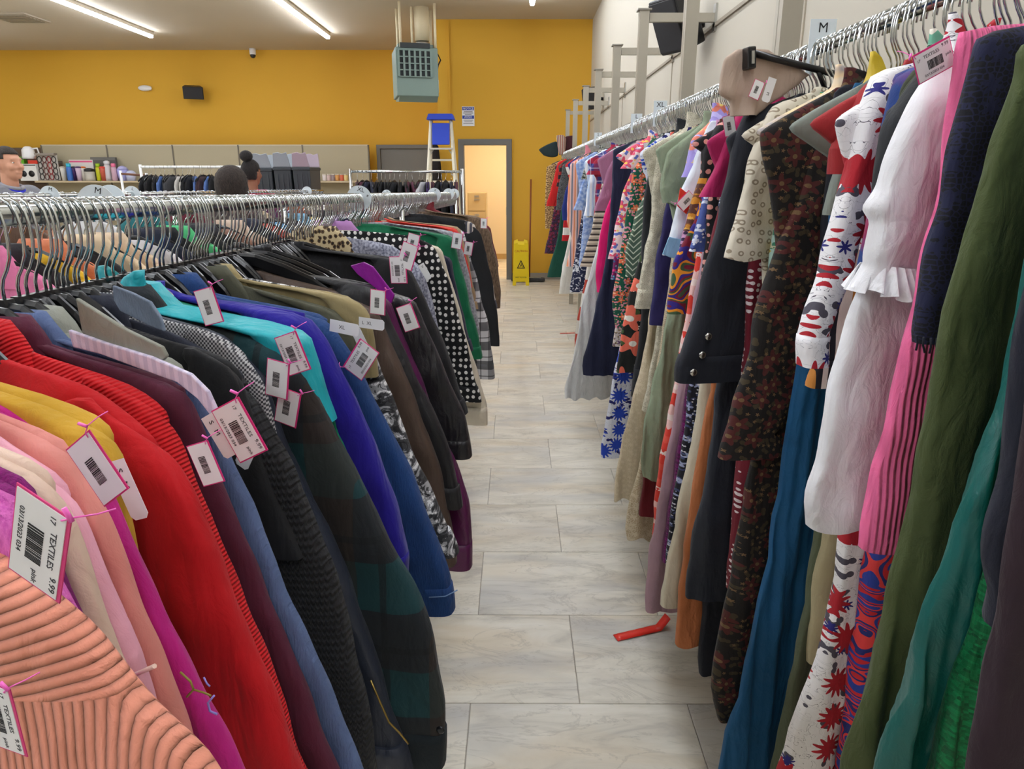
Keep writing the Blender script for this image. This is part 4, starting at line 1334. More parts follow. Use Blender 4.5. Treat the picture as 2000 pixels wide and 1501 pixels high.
yawL = lambda Y: math.radians(9 + 11 * math.exp(-(max(Y, .4) - .5) / .9))
_s0, _s1 = to_uv(RL, .46, yawL(.46), 0, 1290), to_uv(RL, .46, yawL(.46), 215, 1296)
_k = (_s1[1] - _s0[1]) / (_s1[0] - _s0[0])          # seam of the corduroy yoke: v = v0 + k (u - u0)
YOKE = (_k, -(_s0[1] - _k * _s0[0]))
LROWS = [
    G('peach wide-rib corduroy jacket', 'corduroy_jacket', fb('cordyoke', [(240, 158, 134)], .8, 0.9, 0.6), '-90,1040 0,1095 60,1150 *180,1240 230,1310 290,1390 400,1500 480,1640', xr=-.25, y=.46, umax=.6, th=.02,
      tags=[(2, 1400, 88, True, .62)], collar=(.05, .03)),
    G('orchid pink fuzzy cardigan', 'fuzzy_cardigan', fb('fur', [(206, 78, 176), (236, 120, 206)]), '-60,900 0,945 *55,978 110,1090 160,1180 205,1275 260,1400', xr=-.28, y=.52, sleeve=.13, tags=[(76, 1062, 112, True, .95)]),
    G('deep purple fuzzy coat', 'fuzzy_coat', fb('fur', [(120, 8, 100), (150, 16, 124)]), '-60,850 0,900 *70,960 110,1020 150,1150 220,1300', xr=-.29, sleeve=.14),
    G('cream wool coat with sleeve tab', 'wool_coat', fb('plain', [(234, 204, 184)]), '-50,830 0,866 *105,930 150,1000 200,1130 250,1270 330,1420 370,1520', xr=-.30, sleeve=.15, hemx=.1,
      extras=[stroke('sleeve_tab', fb('plain', [(244, 212, 196)]), [(252, 1322), (275, 1312), (302, 1300)], .0016)]),
    G('baby pink soft coat', 'soft_coat', fb('plain', [(248, 178, 200)]), '-40,820 20,878 *125,937 165,990 220,1110 288,1270 318,1400', xr=-.305, sleeve=.12),
    G('salmon pink tailored blazer', 'blazer', fb('plain', [(232, 148, 140)]), '-40,790 0,810 80,838 *135,866 182,930 232,1010 292,1180 352,1340 405,1500 425,1560', xr=-.31, sleeve=.15, hemx=.1, collar=(.05, .03),
      tags=[(190, 915, 55, False, .8)]),
    G('magenta embroidered velvet jacket', 'velvet_jacket', fb('plain', [(196, 18, 134)], sheen=.12), '-30,770 0,793 70,825 *150,866 205,915 252,1010 312,1140 402,1330 490,1510 520,1580', xr=-.31, sleeve=.13, hemx=.1,
      extras=[stroke('gold_embroidery', simple('gold_thread', (150, 140, 60), .5), [(352, 1312), (372, 1330), (378, 1346), (365, 1360)], .0009),
              stroke('gold_embroidery', simple('gold_thread', (150, 140, 60), .5), [(378, 1346), (398, 1352), (412, 1358)], .0008),
              stroke('lilac_embroidery', simple('lilac_thread', (150, 140, 226), .5), [(418, 1358), (406, 1372), (410, 1388), (424, 1394)], .0009),
              stroke('lilac_embroidery', simple('lilac_thread', (150, 140, 226), .5), [(398, 1322), (404, 1334), (410, 1340)], .0007)]),
    G('mustard yellow wool coat', 'wool_coat', fb('plain', [(214, 166, 46)]), '-30,715 0,735 80,768 *200,826 240,870 264,935 262,985 288,1100 365,1290', xr=-.31, sleeve=.11, slips=[(250, 955, 70, ['S', 'M'])]),
    G('bright red wool coat', 'wool_coat', fb('plain', [(204, 8, 24)]), '-20,600 0,640 60,680 160,750 *290,846 350,890 392,960 452,1110 522,1290 610,1510 640,1590', xr=-.325, sleeve=.17, hemx=.1,
      tags=[(402, 905, 70, False, .62)]),
    G('scarlet fine corduroy jacket', 'corduroy_jacket', fb('ribh', [(222, 14, 28)], .75), '30,652 130,710 250,752 *325,803 364,865 452,1080 532,1280 612,1501 650,1590', xr=-.325, sleeve=.11, hemx=.1, collar=(.045, .03)),
    G('dark plum wool coat', 'wool_coat', fb('plain', [(88, 26, 54)]), '50,556 130,660 250,715 *368,753 402,830 452,960 542,1190 675,1505 705,1580', xr=-.325, sleeve=.14, hemx=.1, collar=(.06, .035)),
    G('faded denim jacket with pale fleece lining', 'denim_jacket', fb('denim', [(78, 96, 140), (104, 124, 168)]), '140,645 300,698 *388,735 424,800 482,950 562,1130 642,1310 716,1505 750,1580', xr=-.325, sleeve=.10, hemx=.1, collar=(.05, .05), extras=[patch('fleece_lining', fb('vstripe', [(226, 216, 240), (206, 198, 226)], .2), [(140, 642), (215, 668), (300, 694), (378, 728), (412, 762), (432, 806), (420, 812), (392, 776), (352, 744), (280, 718), (205, 690), (150, 676)])],
      tags=[(468, 840, 62, True, 1.0)], slips=[(428, 850, 60, ['S', 'M'])]),
    G('sage grey lapel blazer', 'blazer', fb('plain', [(150, 152, 142)]), '155,580 240,640 *335,694 385,740 420,850 470,1000', xr=-.34, collar=(.05, .03), sleeve=.1, extras=[patch('lapel', fb('plain', [(150, 152, 142)]), [(155, 580), (250, 640), (322, 675), (332, 694), (325, 702), (250, 690), (168, 648)])]),
    G('plain black wool coat', 'wool_coat', fb('plain', [(26, 26, 30)]), '330,665 430,690 *478,735 502,830 545,950 600,1080', xr=-.32, sleeve=.12, slips=[(484, 880, 120, ['XL'])]),
    G('black crochet knit cardigan', 'knit_cardigan', fb('knit', [(38, 38, 42)], 1.5, .95, .9), '390,690 *490,752 540,830 582,900 652,1080 702,1250 732,1400 745,1490 748,1540', xr=-.31, sleeve=.19, fold=.003, th=.02, cuffband=False),
    G('ink navy jacket with light denim collar', 'denim_jacket', fb('plain', [(36, 40, 56)]), '225,560 320,640 *478,728 502,800 560,950', xr=-.32, collar=(.05, .03), extras=[patch('denim_collar', fb('denim', [(108, 124, 150), (150, 164, 184)]), [(225, 556), (262, 570), (298, 588), (318, 618), (326, 646), (296, 634), (240, 606), (228, 585)])], sleeve=.1, tags=[(408, 598, 75, False, .9)]),
    G('black and white houndstooth blazer', 'blazer', fb('check', [(60, 60, 66), (190, 190, 192)], .5), '280,560 400,640 *482,690 522,750 545,850 580,930', xr=-.32, sleeve=.11, collar=(.06, .05), tags=[(542, 740, 100, False, 1.0)]),
    G('slate blue bomber with brass zip', 'bomber_jacket', fb('plain', [(44, 50, 66)], 1, .5), '330,560 430,650 *528,745 562,850 602,930 702,1150 762,1350 808,1480 810,1500', xr=-.30, sleeve=.14, th=.018,
      extras=[stroke('zip', M_BRASS, [(724, 1328), (742, 1370), (760, 1410), (780, 1430), (798, 1452)], .0014)], tags=[(562, 795, 105, False, 1.0)]),
    G('dark green plaid wool shirt-jacket', 'plaid_jacket', fb('plaid', [(28, 34, 40), (16, 66, 72), (52, 40, 32), (20, 24, 28)], 1.0), '310,530 430,590 *560,668 602,720 652,820 752,1010 852,1220 892,1370 898,1420 892,1450 872,1475', xr=-.30, sleeve=.20, th=.02,
      buttons=[(860, 1425, .006, M_SNAP)], tags=[(572, 690, 70, True, 1.1)], collar=(.05, .04), cuffmat=fb('plain', [(18, 30, 38)])),
    G('bright teal hooded rain jacket', 'rain_jacket', fb('plain', [(22, 178, 192)], 1, .5), '250,490 400,520 *560,580 606,640 625,700 664,815', xr=-.30, sleeve=.08, collar=(.11, .13), th=.026),
    G('kelly green jersey jacket', 'jersey_jacket', fb('plain', [(14, 140, 104)], 1, .7), '500,560 *585,640 622,705 664,815 690,880', xr=-.295, sleeve=.08),
    G('royal blue velvet jacket', 'velvet_jacket', fb('plain', [(26, 6, 150)], sheen=.12), '500,545 *595,600 642,660 702,770 782,980 802,1080 799,1112', xr=-.29, sleeve=.14),
    G('mid blue denim jacket', 'denim_jacket', fb('denim', [(14, 50, 104), (24, 74, 138)]), '550,565 *640,615 692,690 752,800 832,970 882,1110 897,1165 893,1178', xr=-.28, sleeve=.15, collar=(.05, .04), tags=[(705, 702, -55, True, 1.15)], slips=[(672, 640, 8, ['', 'XL'])],
      extras=[stroke('hem_stitch', simple('pale_stitch', (120, 150, 196)), [(838, 1166), (870, 1164), (893, 1152)], .001)]),
    G('olive army field jacket', 'field_jacket', fb('plain', [(84, 84, 68)]), '455,480 560,540 *660,605 694,650 708,720 722,770', xr=-.30, sleeve=.09, collar=(.05, .05), slips=[(706, 668, 65, ['S', 'M'])]),
    G('khaki tan trench jacket', 'trench_jacket', fb('plain', [(164, 148, 106)]), '470,460 560,530 *680,572 722,605 734,660 740,700', xr=-.29, sleeve=.09, collar=(.07, .06), slips=[(725, 632, 5, ['L', 'XL'])]),
    G('black and white splatter print coat', 'print_coat', fb('abstract', [(30, 30, 34), (60, 60, 64), (160, 160, 164), (236, 236, 238)], .8), '600,560 *684,600 737,690 792,830 852,970 899,1070', xr=-.275, sleeve=.11),
    G('chocolate brown puffer coat', 'puffer_coat', fb('plain', [(86, 68, 58)], 1, .55), '640,560 *738,600 792,720 852,870 882,1000 893,1090', xr=-.26, sleeve=.13, th=.02, tags=[(738, 590, 95, False, 1.0)]),
    G('black quilted coat', 'quilted_coat', fb('plain', [(32, 32, 36)], 1, .5), '530,460 650,510 *735,550 772,640 852,800 890,900 905,980', xr=-.265, sleeve=.13, th=.018),
    G('shiny plum purple long parka', 'parka', fb('plain', [(92, 16, 78)], 1, .4), '690,515 *760,575 802,680 862,830 922,970 951,1060 954,1100', xr=-.25, sleeve=.10, extras=[patch('collar_flap', fb('plain', [(150, 14, 158)], 1, .4), [(686, 518), (712, 511), (730, 520), (772, 575), (766, 592), (735, 562), (700, 535)])], tags=[(797, 620, 70, False, 1.1)]),
    G('black leather biker jacket', 'leather_jacket', fb('plain', [(38, 38, 42)], 1, .36, .5), '620,450 700,480 *765,510 812,580 862,700 912,810 946,885', xr=-.25, sleeve=.16, th=.02, tags=[(778, 527, 88, True, 1.15), (796, 500, 110, False, 1.1)]),
    G('soft black wool jacket', 'wool_jacket', fb('plain', [(30, 29, 33)]), '640,430 720,460 *790,500 832,580 882,700 915,800', xr=-.26, sleeve=.12),
    G('tweed coat with leopard collar', 'tweed_coat', fb('two', [(110, 112, 132), (180, 182, 200)], 8), '690,440 760,475 *828,525 860,640 890,760 907,840', xr=-.25, sleeve=.09, collar=(.07, .09), cmat=fb('leopard', [(196, 178, 140), (90, 66, 40), (30, 24, 20)], .7), slips=[(830, 530, 60, ['M'])]),
    G('black coat with white polka dots', 'polka_coat', fb('dots', [(18, 18, 22), (238, 236, 232)], 1.15), '730,430 795,455 *850,480 882,560 907,650 927,730 941,780', xr=-.235, sleeve=.15, tags=[(806, 475, 105, False, 1.2)]),
    G('long cream knit cardigan', 'knit_cardigan', fb('plain', [(222, 212, 192)]), '760,440 *862,480 892,580 922,690 952,780 971,826', xr=-.225, sleeve=.1),
    G('lavender shawl collar sweater', 'sweater', fb('plain', [(188, 136, 196)]), '755,418 800,430 *842,452 857,478 868,540', xr=-.245, sleeve=.06, collar=(.06, .06)),
    G('midnight navy blazer', 'blazer', fb('plain', [(28, 32, 58)]), '780,412 *850,448 882,500 902,600 925,680', xr=-.235, sleeve=.09),
    G('emerald green coat', 'green_coat', fb('plain', [(0, 108, 70)]), '815,410 850,430 *885,460 912,560 936,660 943,695', xr=-.22, sleeve=.09, tags=[(893, 470, 100, False, 1.2)]),
    G('pale grey marl jacket', 'marl_jacket', fb('two', [(170, 170, 178), (130, 130, 138)], 6), '830,410 *888,450 906,490 931,600 938,650', xr=-.225, sleeve=.08),
    G('tomato red sweater', 'sweater', fb('plain', [(214, 50, 34)]), '812,402 858,424 *893,443 908,490 925,560', xr=-.225, sleeve=.06, tags=[(915, 485, 100, False, 1.1)]),
    G('beige camel coat', 'camel_coat', fb('plain', [(176, 150, 116)]), '840,402 *898,440 915,500 935,600', xr=-.225, sleeve=.07),
    G('black coat with white window plaid', 'plaid_coat', fb('plaid', [(214, 214, 218), (40, 40, 46), (40, 40, 46), (20, 20, 24)], .5), '855,412 *905,447 931,540 956,640 975,735', xr=-.205, sleeve=.08),
    G('long black overcoat', 'overcoat', fb('plain', [(24, 25, 29)]), '850,400 908,428 *940,455 961,540 980,640 986,675', xr=-.19, sleeve=.13, tags=[(945, 436, 92, False, 1.1)]),
    G('charcoal stripe cardigan', 'striped_cardigan', fb('vstripe', [(70, 70, 80), (190, 180, 170)], .5), '870,400 *925,432 952,500 972,600', xr=-.2, sleeve=.07),
    G('brown faux fur coat', 'fur_coat', fb('fur', [(70, 54, 42), (140, 116, 92)]), '895,398 *938,420 958,452 972,510 982,560 984,600', xr=-.2, sleeve=.12, th=.03),
    G('maroon padded coat at the end', 'padded_coat', fb('plain', [(110, 24, 34)]), '905,392 *944,404 957,440 975,520', xr=-.2, sleeve=.09),
]
for r_ in LROWS: r_['group'] = 'garments on the left rack'
ysL = hang_all(RL, LROWS, -0.31, yawL, 0.024, ' on the left rack', 'coat')
extra_hooks(RL, ysL, 0.45, 6.6, 0.021, yawL, 'the left front rail', 1.75, 0.36)

# ------------------------------------------------------------------ clothes on the right wall rack (near to far)
RED_D = fb('dahlia', [(236, 234, 236), (176, 24, 40), (80, 76, 88), (40, 40, 120)], .5)
DARKFL = fb('floral', [(20, 15, 14), (78, 28, 26), (62, 52, 32), (112, 88, 58)], .55)
RROWS = [
    G('dark aubergine velvet gown at frame edge', 'gown', fb('plain', [(42, 24, 36)]), '2060,300 *2040,560 1998,930 1952,1260 1908,1493 1890,1600', y=.52, xr=.42),
    G('ink navy draped dress', 'draped_dress', fb('plain', [(26, 30, 46)]), '2050,250 *2015,560 1993,690 1960,900 1924,1080 1921,1110 1930,1160 1922,1216', y=.58, xr=.42, fold=.01),
    G('emerald sequin evening gown', 'gown', fb('sequin', [(10, 132, 78)], 1.0), '2050,300 *2000,700 1944,1100 1904,1260 1880,1340 1826,1493 1800,1600', y=.63, xr=.45, fold=.008, kf=120, n=120),
    G('deep teal satin gown', 'gown', fb('plain', [(6, 98, 92)], 1, .4), '2040,300 *2000,600 1962,790 1920,900 1848,1100 1800,1260 1720,1496 1700,1600', y=.67, xr=.45, fold=.008, kf=170, n=150),
    G('olive green crinkled maxi dress', 'maxi_dress', fb('plain', [(74, 86, 46)], 1, .9, .9), '1998,80 1990,150 *1948,267 1917,383 1877,500 1850,617 1833,700 1822,797 1804,908 1776,1040 1732,1220 1700,1320 1660,1460 1645,1560', fold=.006, kf=110, n=120, y=.74),
    G('navy open lace top with fringe', 'lace_shirt', fb('lace', [(24, 28, 62), (8, 8, 22)], .8), '1945,15 *1916,60 1886,187 1854,293 1837,400 1820,467 1797,567 1780,650 1782,668', y=.80, fold=.005,
      extras=[stroke('fringe', fb('plain', [(14, 16, 34)]), [(1790, 655), (1792, 670), (1789, 684)], .0012), stroke('fringe', fb('plain', [(14, 16, 34)]), [(1804, 658), (1803, 674), (1806, 688)], .0012),
              stroke('fringe', fb('plain', [(14, 16, 34)]), [(1818, 660), (1818, 678), (1815, 690)], .0012), stroke('fringe', fb('plain', [(14, 16, 34)]), [(1830, 660), (1828, 674), (1831, 686)], .0012)]),
    G('candy pink ribbed knit dress', 'knit_dress', fb('cord', [(246, 112, 164)], 1.0, .85, .6), '1926,0 1890,25 *1878,45 1868,133 1844,293 1836,397 1813,450 1793,567 1777,633 1743,797 1716,900 1696,1000 1681,1066 1683,1072', y=.85, fold=.005),
    G('white lace blouse with ruffled cuff', 'lace_blouse', fb('plain', [(240, 240, 244)], 1, .9, .45), '1846,67 1822,93 *1788,160 1756,224 1713,320 1700,367 1672,408 1690,428 1677,497 1680,513 1664,540 1650,560', b='1690,560 1670,593 1643,667 1617,797 1597,900 1580,960 1578,1000 1586,1028', y=.93, sleeve=.13, flare=.2, hemwave=.004, fold=.004, extras=[frill('ruffled_cuff', fb('plain', [(240, 240, 244)], 1, .9, .45), (1680, 512), (1768, 520), (1648, 560), (1776, 586), 8)],
      tags=[(1824, 118, -27, True, 1.05)]),
    G('charcoal short sleeve top', 'short_sleeved_shirt', fb('plain', [(44, 46, 50)]), '1822,93 *1782,144 1750,195 1716,243', b='1760,240 1740,300 1725,400 1700,520', y=.98, sleeve=.10),
    G('dark olive tee under charcoal top', 'tee', fb('plain', [(52, 58, 36)]), '1800,120 *1760,170 1735,235 1718,300 1712,340', y=1.01, sleeve=.07),
    G('royal navy blouse with crimson accents', 'blouse', fb('wash', [(24, 56, 120), (28, 60, 128), (170, 20, 60)], 1), '1790,50 1768,85 *1745,140 1725,220 1700,340 1680,470 1660,560', y=1.04, sleeve=.07),
    G('red and navy paisley maxi dress', 'maxi_dress', fb('swirl', [(196, 30, 40), (30, 40, 110), (220, 60, 60), (40, 60, 150)], .6), '1780,60 *1745,160 1720,500 1705,900 1697,1090 1680,1200 1660,1317 1650,1417 1630,1540', y=1.08),
    G('white tunic dress with crimson dahlias', 'tunic_dress', RED_D, '1769,42 1735,55 *1721,69 1705,133 1681,187 1660,253 1647,320 1625,397 1610,467 1590,540 1567,600 1553,667 1558,705', b='1690,500 1680,800 1650,1033 1624,1184 1584,1317 1524,1497 1505,1570', y=1.12, sleeve=.05, cuff=.75),
    G('mint and cream botanical print blouse', 'print_blouse', fb('floral', [(226, 222, 208), (110, 176, 150), (60, 110, 84), (130, 150, 190)], .9), '1750,80 *1735,100 1713,253 1673,320 1650,400 1653,455', y=1.16, sleeve=.06),
    G('cream blouse with black and orange stripes', 'striped_blouse', fb('vstripe', [(238, 226, 214), (238, 226, 214), (24, 24, 34), (238, 226, 214), (24, 24, 34), (196, 128, 54)], 1.1), '1740,110 *1715,180 1690,350 1643,500 1630,560 1613,600 1597,667 1572,747', y=1.19, sleeve=.075),
    G('brick red short sleeve top', 'short_sleeved_shirt', fb('plain', [(160, 36, 40)]), '1720,110 *1687,157 1647,227 1617,290', b='1650,300 1640,400 1625,520', y=1.22, sleeve=.07),
    G('pale tan slip dress', 'slip_dress', fb('plain', [(176, 164, 128)]), '1690,200 *1660,400 1640,800 1612,1033 1592,1150 1585,1294', y=1.25),
    G('faded olive maxi skirt dress', 'maxi_dress', fb('plain', [(86, 94, 70)], 1, .9, .7), '1680,200 *1650,400 1620,800 1592,1033 1567,1200 1540,1317 1513,1497 1500,1570', y=1.28, fold=.01),
    G('sage grey cap sleeve top', 'cap_sleeved_shirt', fb('plain', [(134, 142, 134)]), '1690,170 *1660,255 1633,317 1602,410', b='1650,330 1640,450 1625,600', y=1.31, sleeve=.06),
    G('yellow satin blouse', 'satin_blouse', fb('plain', [(216, 186, 30)], 1, .45), '1690,110 *1671,139 1649,213 1640,300', y=1.34, sleeve=.06),
    G('peacock blue maxi dress', 'maxi_dress', fb('plain', [(0, 84, 132)], 1, .8), '1650,200 *1610,500 1546,783 1530,916 1503,1083 1466,1246 1447,1334 1403,1497 1385,1570', y=1.37, fold=.007, kf=110, n=120, xr=.45),
    G('midnight plain long top', 'long_shirt', fb('plain', [(26, 28, 40)]), '1665,100 *1644,120 1631,173 1620,300 1590,600', y=1.40),
    G('black velvet blouse with autumn floral', 'floral_blouse', DARKFL, '1650,120 *1631,168 1613,212 1594,260 1569,322 1543,406 1506,498 1484,553 1470,608 1455,696 1436,750 1416,833 1397,890', b='1540,600 1500,800 1460,920 1443,1016 1426,1150 1413,1217 1393,1284 1390,1367 1402,1400', y=1.44, sleeve=.16, flare=.2, umax=.5),
    G('beige tie-dye cap sleeve top', 'cap_sleeved_shirt', fb('wash', [(232, 224, 214), (232, 204, 160), (178, 170, 172), (240, 214, 176)], .8), '1625,135 *1605,161 1565,216 1523,278', b='1570,290 1550,400 1530,520', y=1.48, sleeve=.08, cuff=1.1),
    G('aqua print dress with gold sequins', 'print_dress', fb('floral', [(176, 210, 200), (206, 180, 60), (70, 140, 110), (220, 216, 180)], .6), '1600,200 *1570,250 1543,315 1528,370 1506,487 1490,600', y=1.52),
    G('cream blouse with small ring print', 'ring_blouse', fb('rings', [(212, 204, 186), (150, 136, 116)], 1.1), '1560,160 *1506,201 1484,242 1459,315 1440,388 1422,461 1409,505', b='1500,300 1490,420 1490,560', y=1.57, sleeve=.17, cuff=1.0, flare=.05, slips=[(1502, 175, 105, ['', '', 'M'])], hemwave=.004),
    G('wine dress with white dots', 'dotted_dress', fb('dots', [(110, 14, 36), (226, 214, 216)], .9), '1550,200 *1500,300 1475,450 1459,546 1455,681 1440,900 1420,1150', y=1.61),
    G('black military blazer with silver buttons', 'blazer', fb('plain', [(28, 31, 42)]), '1480,195 *1455,212 1426,278 1411,370 1378,498 1356,590 1323,692 1312,715 1316,738', b='1450,400 1420,600 1395,740', y=1.66, sleeve=.165, cuff=1.0, th=.022,
      buttons=[(1384, 657, .009, M_SILVER), (1372, 693, .009, M_SILVER), (1355, 727, .009, M_SILVER)], tags=[(1478, 175, 110, False, .8)]),
    G('ink navy pleated trousers', 'trousers', fb('plain', [(32, 38, 52)], 1, .7), '1480,250 *1440,400 1400,750 1383,900 1356,1050 1341,1150 1342,1168', y=1.70, fold=.008),
    G('near-black long navy skirt', 'long_skirt', fb('plain', [(18, 22, 34)]), '1470,250 *1430,500 1400,900 1373,1187 1361,1300 1364,1312', y=1.74),
    G('apricot crinkle maxi dress', 'maxi_dress', fb('plain', [(188, 112, 66)], 1, .9, .9), '1450,250 *1420,500 1386,767 1360,900 1343,1033 1330,1150 1319,1246 1321,1256', y=1.78, fold=.008, hemwave=.006),
    G('raspberry short sleeve tee', 'tee', fb('plain', [(176, 24, 92)]), '1455,190 *1440,212 1411,278 1389,333 1361,384', b='1420,400 1415,500 1400,600', y=1.82, sleeve=.12, cuff=1.05, tags=[(1425, 245, 75, False, 1.0)]),
    G('burgundy chiffon blouse', 'chiffon_blouse', fb('plain', [(120, 22, 42)]), '1445,220 *1425,300 1404,400 1390,450 1378,487', y=1.86, sleeve=.1),
    G('ivory chiffon maxi dress', 'maxi_dress', fb('plain', [(216, 208, 186)]), '1440,250 *1400,500 1366,767 1346,900 1316,1033 1295,1130 1286,1163 1290,1180', y=1.90, fold=.009, hemwave=.006),
    G('black dress with tiny blue blossoms', 'blossom_dress', fb('floral', [(20, 20, 34), (150, 160, 196), (60, 70, 110), (220, 220, 230)], .35), '1430,250 *1390,500 1346,767 1330,900 1306,1033 1300,1095 1302,1106', y=1.94),
    G('black cap sleeve top with pink dots', 'dotted_shirt', fb('dots', [(24, 20, 24), (216, 150, 140)], 1.4), '1420,215 *1400,238 1385,265 1368,293', b='1390,310 1380,450 1370,560', y=1.98, sleeve=.08),
    G('blue and white blossom print blouse', 'blossom_blouse', fb('floral', [(70, 90, 160), (210, 216, 236), (40, 50, 110), (236, 236, 240)], .45), '1410,250 *1395,310 1371,388 1355,440 1345,490', y=2.02, sleeve=.10),
    G('purple sequin trimmed dress', 'sequin_dress', fb('sequin', [(120, 16, 110)], 1.2), '1420,260 *1385,500 1340,767 1320,900 1300,1020 1293,1095', y=2.06),
    G('mauve long jersey dress', 'jersey_dress', fb('plain', [(176, 142, 156)]), '1415,260 *1370,500 1320,800 1290,950 1268,1083 1258,1180 1262,1192', y=2.10),
    G('coral red dress with white palms', 'palm_dress', fb('floral', [(220, 58, 44), (236, 190, 186), (226, 80, 64), (240, 220, 214)], 1.3), '1410,260 *1370,450 1316,757 1296,850 1283,950 1273,1050', y=2.14),
    G('burgundy and gold swirl scarf dress', 'swirl_dress', fb('swirl', [(232, 150, 36), (50, 36, 130), (120, 18, 46), (60, 90, 60)], 1.0), '1400,300 *1360,420 1316,510 1308,560 1304,612', y=2.20, fold=.005),
    G('mustard print blouse', 'print_blouse', fb('floral', [(196, 130, 36), (90, 50, 40), (120, 70, 30), (220, 170, 80)], .7), '1400,260 *1370,330 1345,400 1332,450', y=2.24, sleeve=.09),
    G('lilac polka dot blouse', 'dotted_blouse', fb('dots', [(206, 150, 190), (50, 30, 70)], 1.2), '1400,270 *1370,350 1340,420 1327,475 1322,515', y=2.28, sleeve=.09),
    G('white frilled blouse with red and blue trim', 'frilled_blouse', fb('plain', [(226, 232, 244)]), '1385,240 *1352,320 1327,375 1305,461 1292,497', y=2.32, sleeve=.12, flare=.4, tags=[(1340, 392, -45, False, 1.2)], extras=[patch('red_panel', fb('plain', [(222, 62, 40)]), [(1328, 366), (1354, 388), (1340, 418), (1322, 402)]), patch('blue_frill', fb('plain', [(150, 200, 236)]), [(1306, 462), (1334, 468), (1332, 504), (1310, 503), (1293, 496)])]),
    G('lavender floral ruffled blouse', 'floral_blouse', fb('floral', [(164, 150, 220), (226, 130, 110), (196, 186, 240), (230, 200, 110)], .9), '1395,195 1385,207 *1367,222 1349,271 1332,335 1328,346', y=2.36, sleeve=.15, flare=.15),
    G('sage green long sleeve gown', 'sage_gown', fb('plain', [(142, 156, 130)], 1, .85, .6), '1372,200 1345,215 *1316,236 1298,297 1287,370 1291,400', b='1320,450 1306,620 1290,683 1280,733 1270,783 1253,866 1253,917 1258,934', y=2.46, sleeve=.13, flare=.15, fold=.01, kf=100, n=110, hemwave=.008),
    G('dark red slim skirt', 'slim_skirt', fb('plain', [(104, 10, 26)]), '1350,280 *1320,500 1290,700 1265,880 1257,936 1248,1005', y=2.52),
    G('ecru lace maxi dress', 'lace_dress', fb('lace', [(208, 196, 170), (178, 160, 130)], .9), '1340,280 *1315,500 1285,720 1250,900 1228,983 1222,1030 1228,1050', y=2.58, fold=.01, hemwave=.012),
    G('navy sleeveless shift dress', 'shift_dress', fb('plain', [(38, 32, 92)]), '1340,260 *1312,350 1282,500 1272,600 1268,634', y=2.64),
    G('cream snake print lace gown', 'lace_gown', fb('lace', [(206, 200, 180), (172, 166, 146)], .8), '1318,222 *1298,236 1279,297 1272,370 1268,461 1256,482 1250,540 1238,598', b='1300,500 1285,650 1270,720 1255,800', y=2.70, sleeve=.11, hemwave=.006),
    G('sheer champagne lace skirt', 'lace_skirt', fb('lace', [(216, 202, 176), (200, 184, 154)], .6), '1320,280 *1285,500 1255,700 1233,793 1213,883 1196,963 1200,975', y=2.78, fold=.01, hemwave=.01),
    G('black tailored jacket on the right', 'tailored_jacket', fb('plain', [(26, 28, 34)]), '1312,235 *1296,248 1280,293 1261,347 1253,426 1250,633 1231,770', y=2.86, sleeve=.12),
    G('black dress with coral hibiscus', 'hibiscus_dress', fb('floral', [(24, 26, 24), (236, 112, 90), (70, 90, 50), (240, 236, 226)], 1.6), '1310,260 *1280,400 1245,520 1224,600 1212,670 1204,726', y=2.94),
    G('white maxi dress with cobalt flowers', 'maxi_dress', fb('dahlia', [(222, 226, 240), (36, 72, 190), (30, 36, 110), (30, 40, 140)], .6), '1305,260 *1275,400 1240,550 1220,640 1197,733 1184,816 1169,883 1174,892', y=3.02, fold=.006),
    G('green and ivory leaf stripe dress', 'leaf_dress', fb('chevron', [(74, 96, 78), (196, 204, 180)], 1.2), '1300,255 *1288,300 1269,355 1240,426 1222,493 1222,540', y=3.12, fold=.008),
    G('bottle green floral maxi dress', 'maxi_dress', fb('floral', [(10, 84, 62), (226, 110, 70), (220, 140, 160), (240, 190, 150)], .45), '1290,260 1270,275 *1256,299 1237,333 1226,400 1218,453 1205,533 1194,597 1204,640', y=3.24, fold=.006),
    G('ditsy floral cream and plum dress', 'ditsy_dress', fb('floral', [(214, 204, 196), (120, 90, 120), (150, 130, 90), (60, 40, 60)], .4), '1290,270 *1260,340 1235,450 1215,580 1196,670 1194,675', y=3.36),
    G('white and pink watercolour floral blouse', 'watercolour_blouse', fb('floral', [(240, 220, 222), (226, 90, 120), (90, 110, 190), (240, 200, 90)], .8), '1280,245 *1261,267 1229,304 1210,328', b='1235,330 1213,386 1200,453 1190,500', y=3.46, sleeve=.10, tags=[(1265, 290, 80, False, 1.2)]),
    G('purple and teal blossom tunic', 'blossom_tunic', fb('floral', [(120, 24, 92), (226, 60, 140), (40, 90, 140), (120, 190, 220)], .7), '1275,265 *1245,320 1222,400 1205,470 1192,545', y=3.6),
    G('blush chiffon tie blouse', 'tie_blouse', fb('plain', [(216, 176, 186)]), '1270,270 *1238,330 1215,400 1196,480 1186,505', y=3.72),
    G('navy tie waist maxi dress', 'maxi_dress', fb('plain', [(24, 30, 62)]), '1262,240 *1240,256 1197,291 1197,335 1190,440 1183,510 1157,633 1135,720 1140,732', y=3.86, fold=.009, kf=100, n=110),
    G('hot pink tie jumpsuit', 'jumpsuit', fb('plain', [(232, 10, 112)]), '1255,260 *1225,310 1195,380 1176,432 1165,506 1163,546 1166,570', y=4.06),
    G('dusty mauve short sleeve shirt', 'mauve_shirt', fb('plain', [(168, 112, 144)]), '1222,275 *1202,299 1186,328 1170,381 1159,411', b='1195,420 1190,520', y=4.2, sleeve=.13),
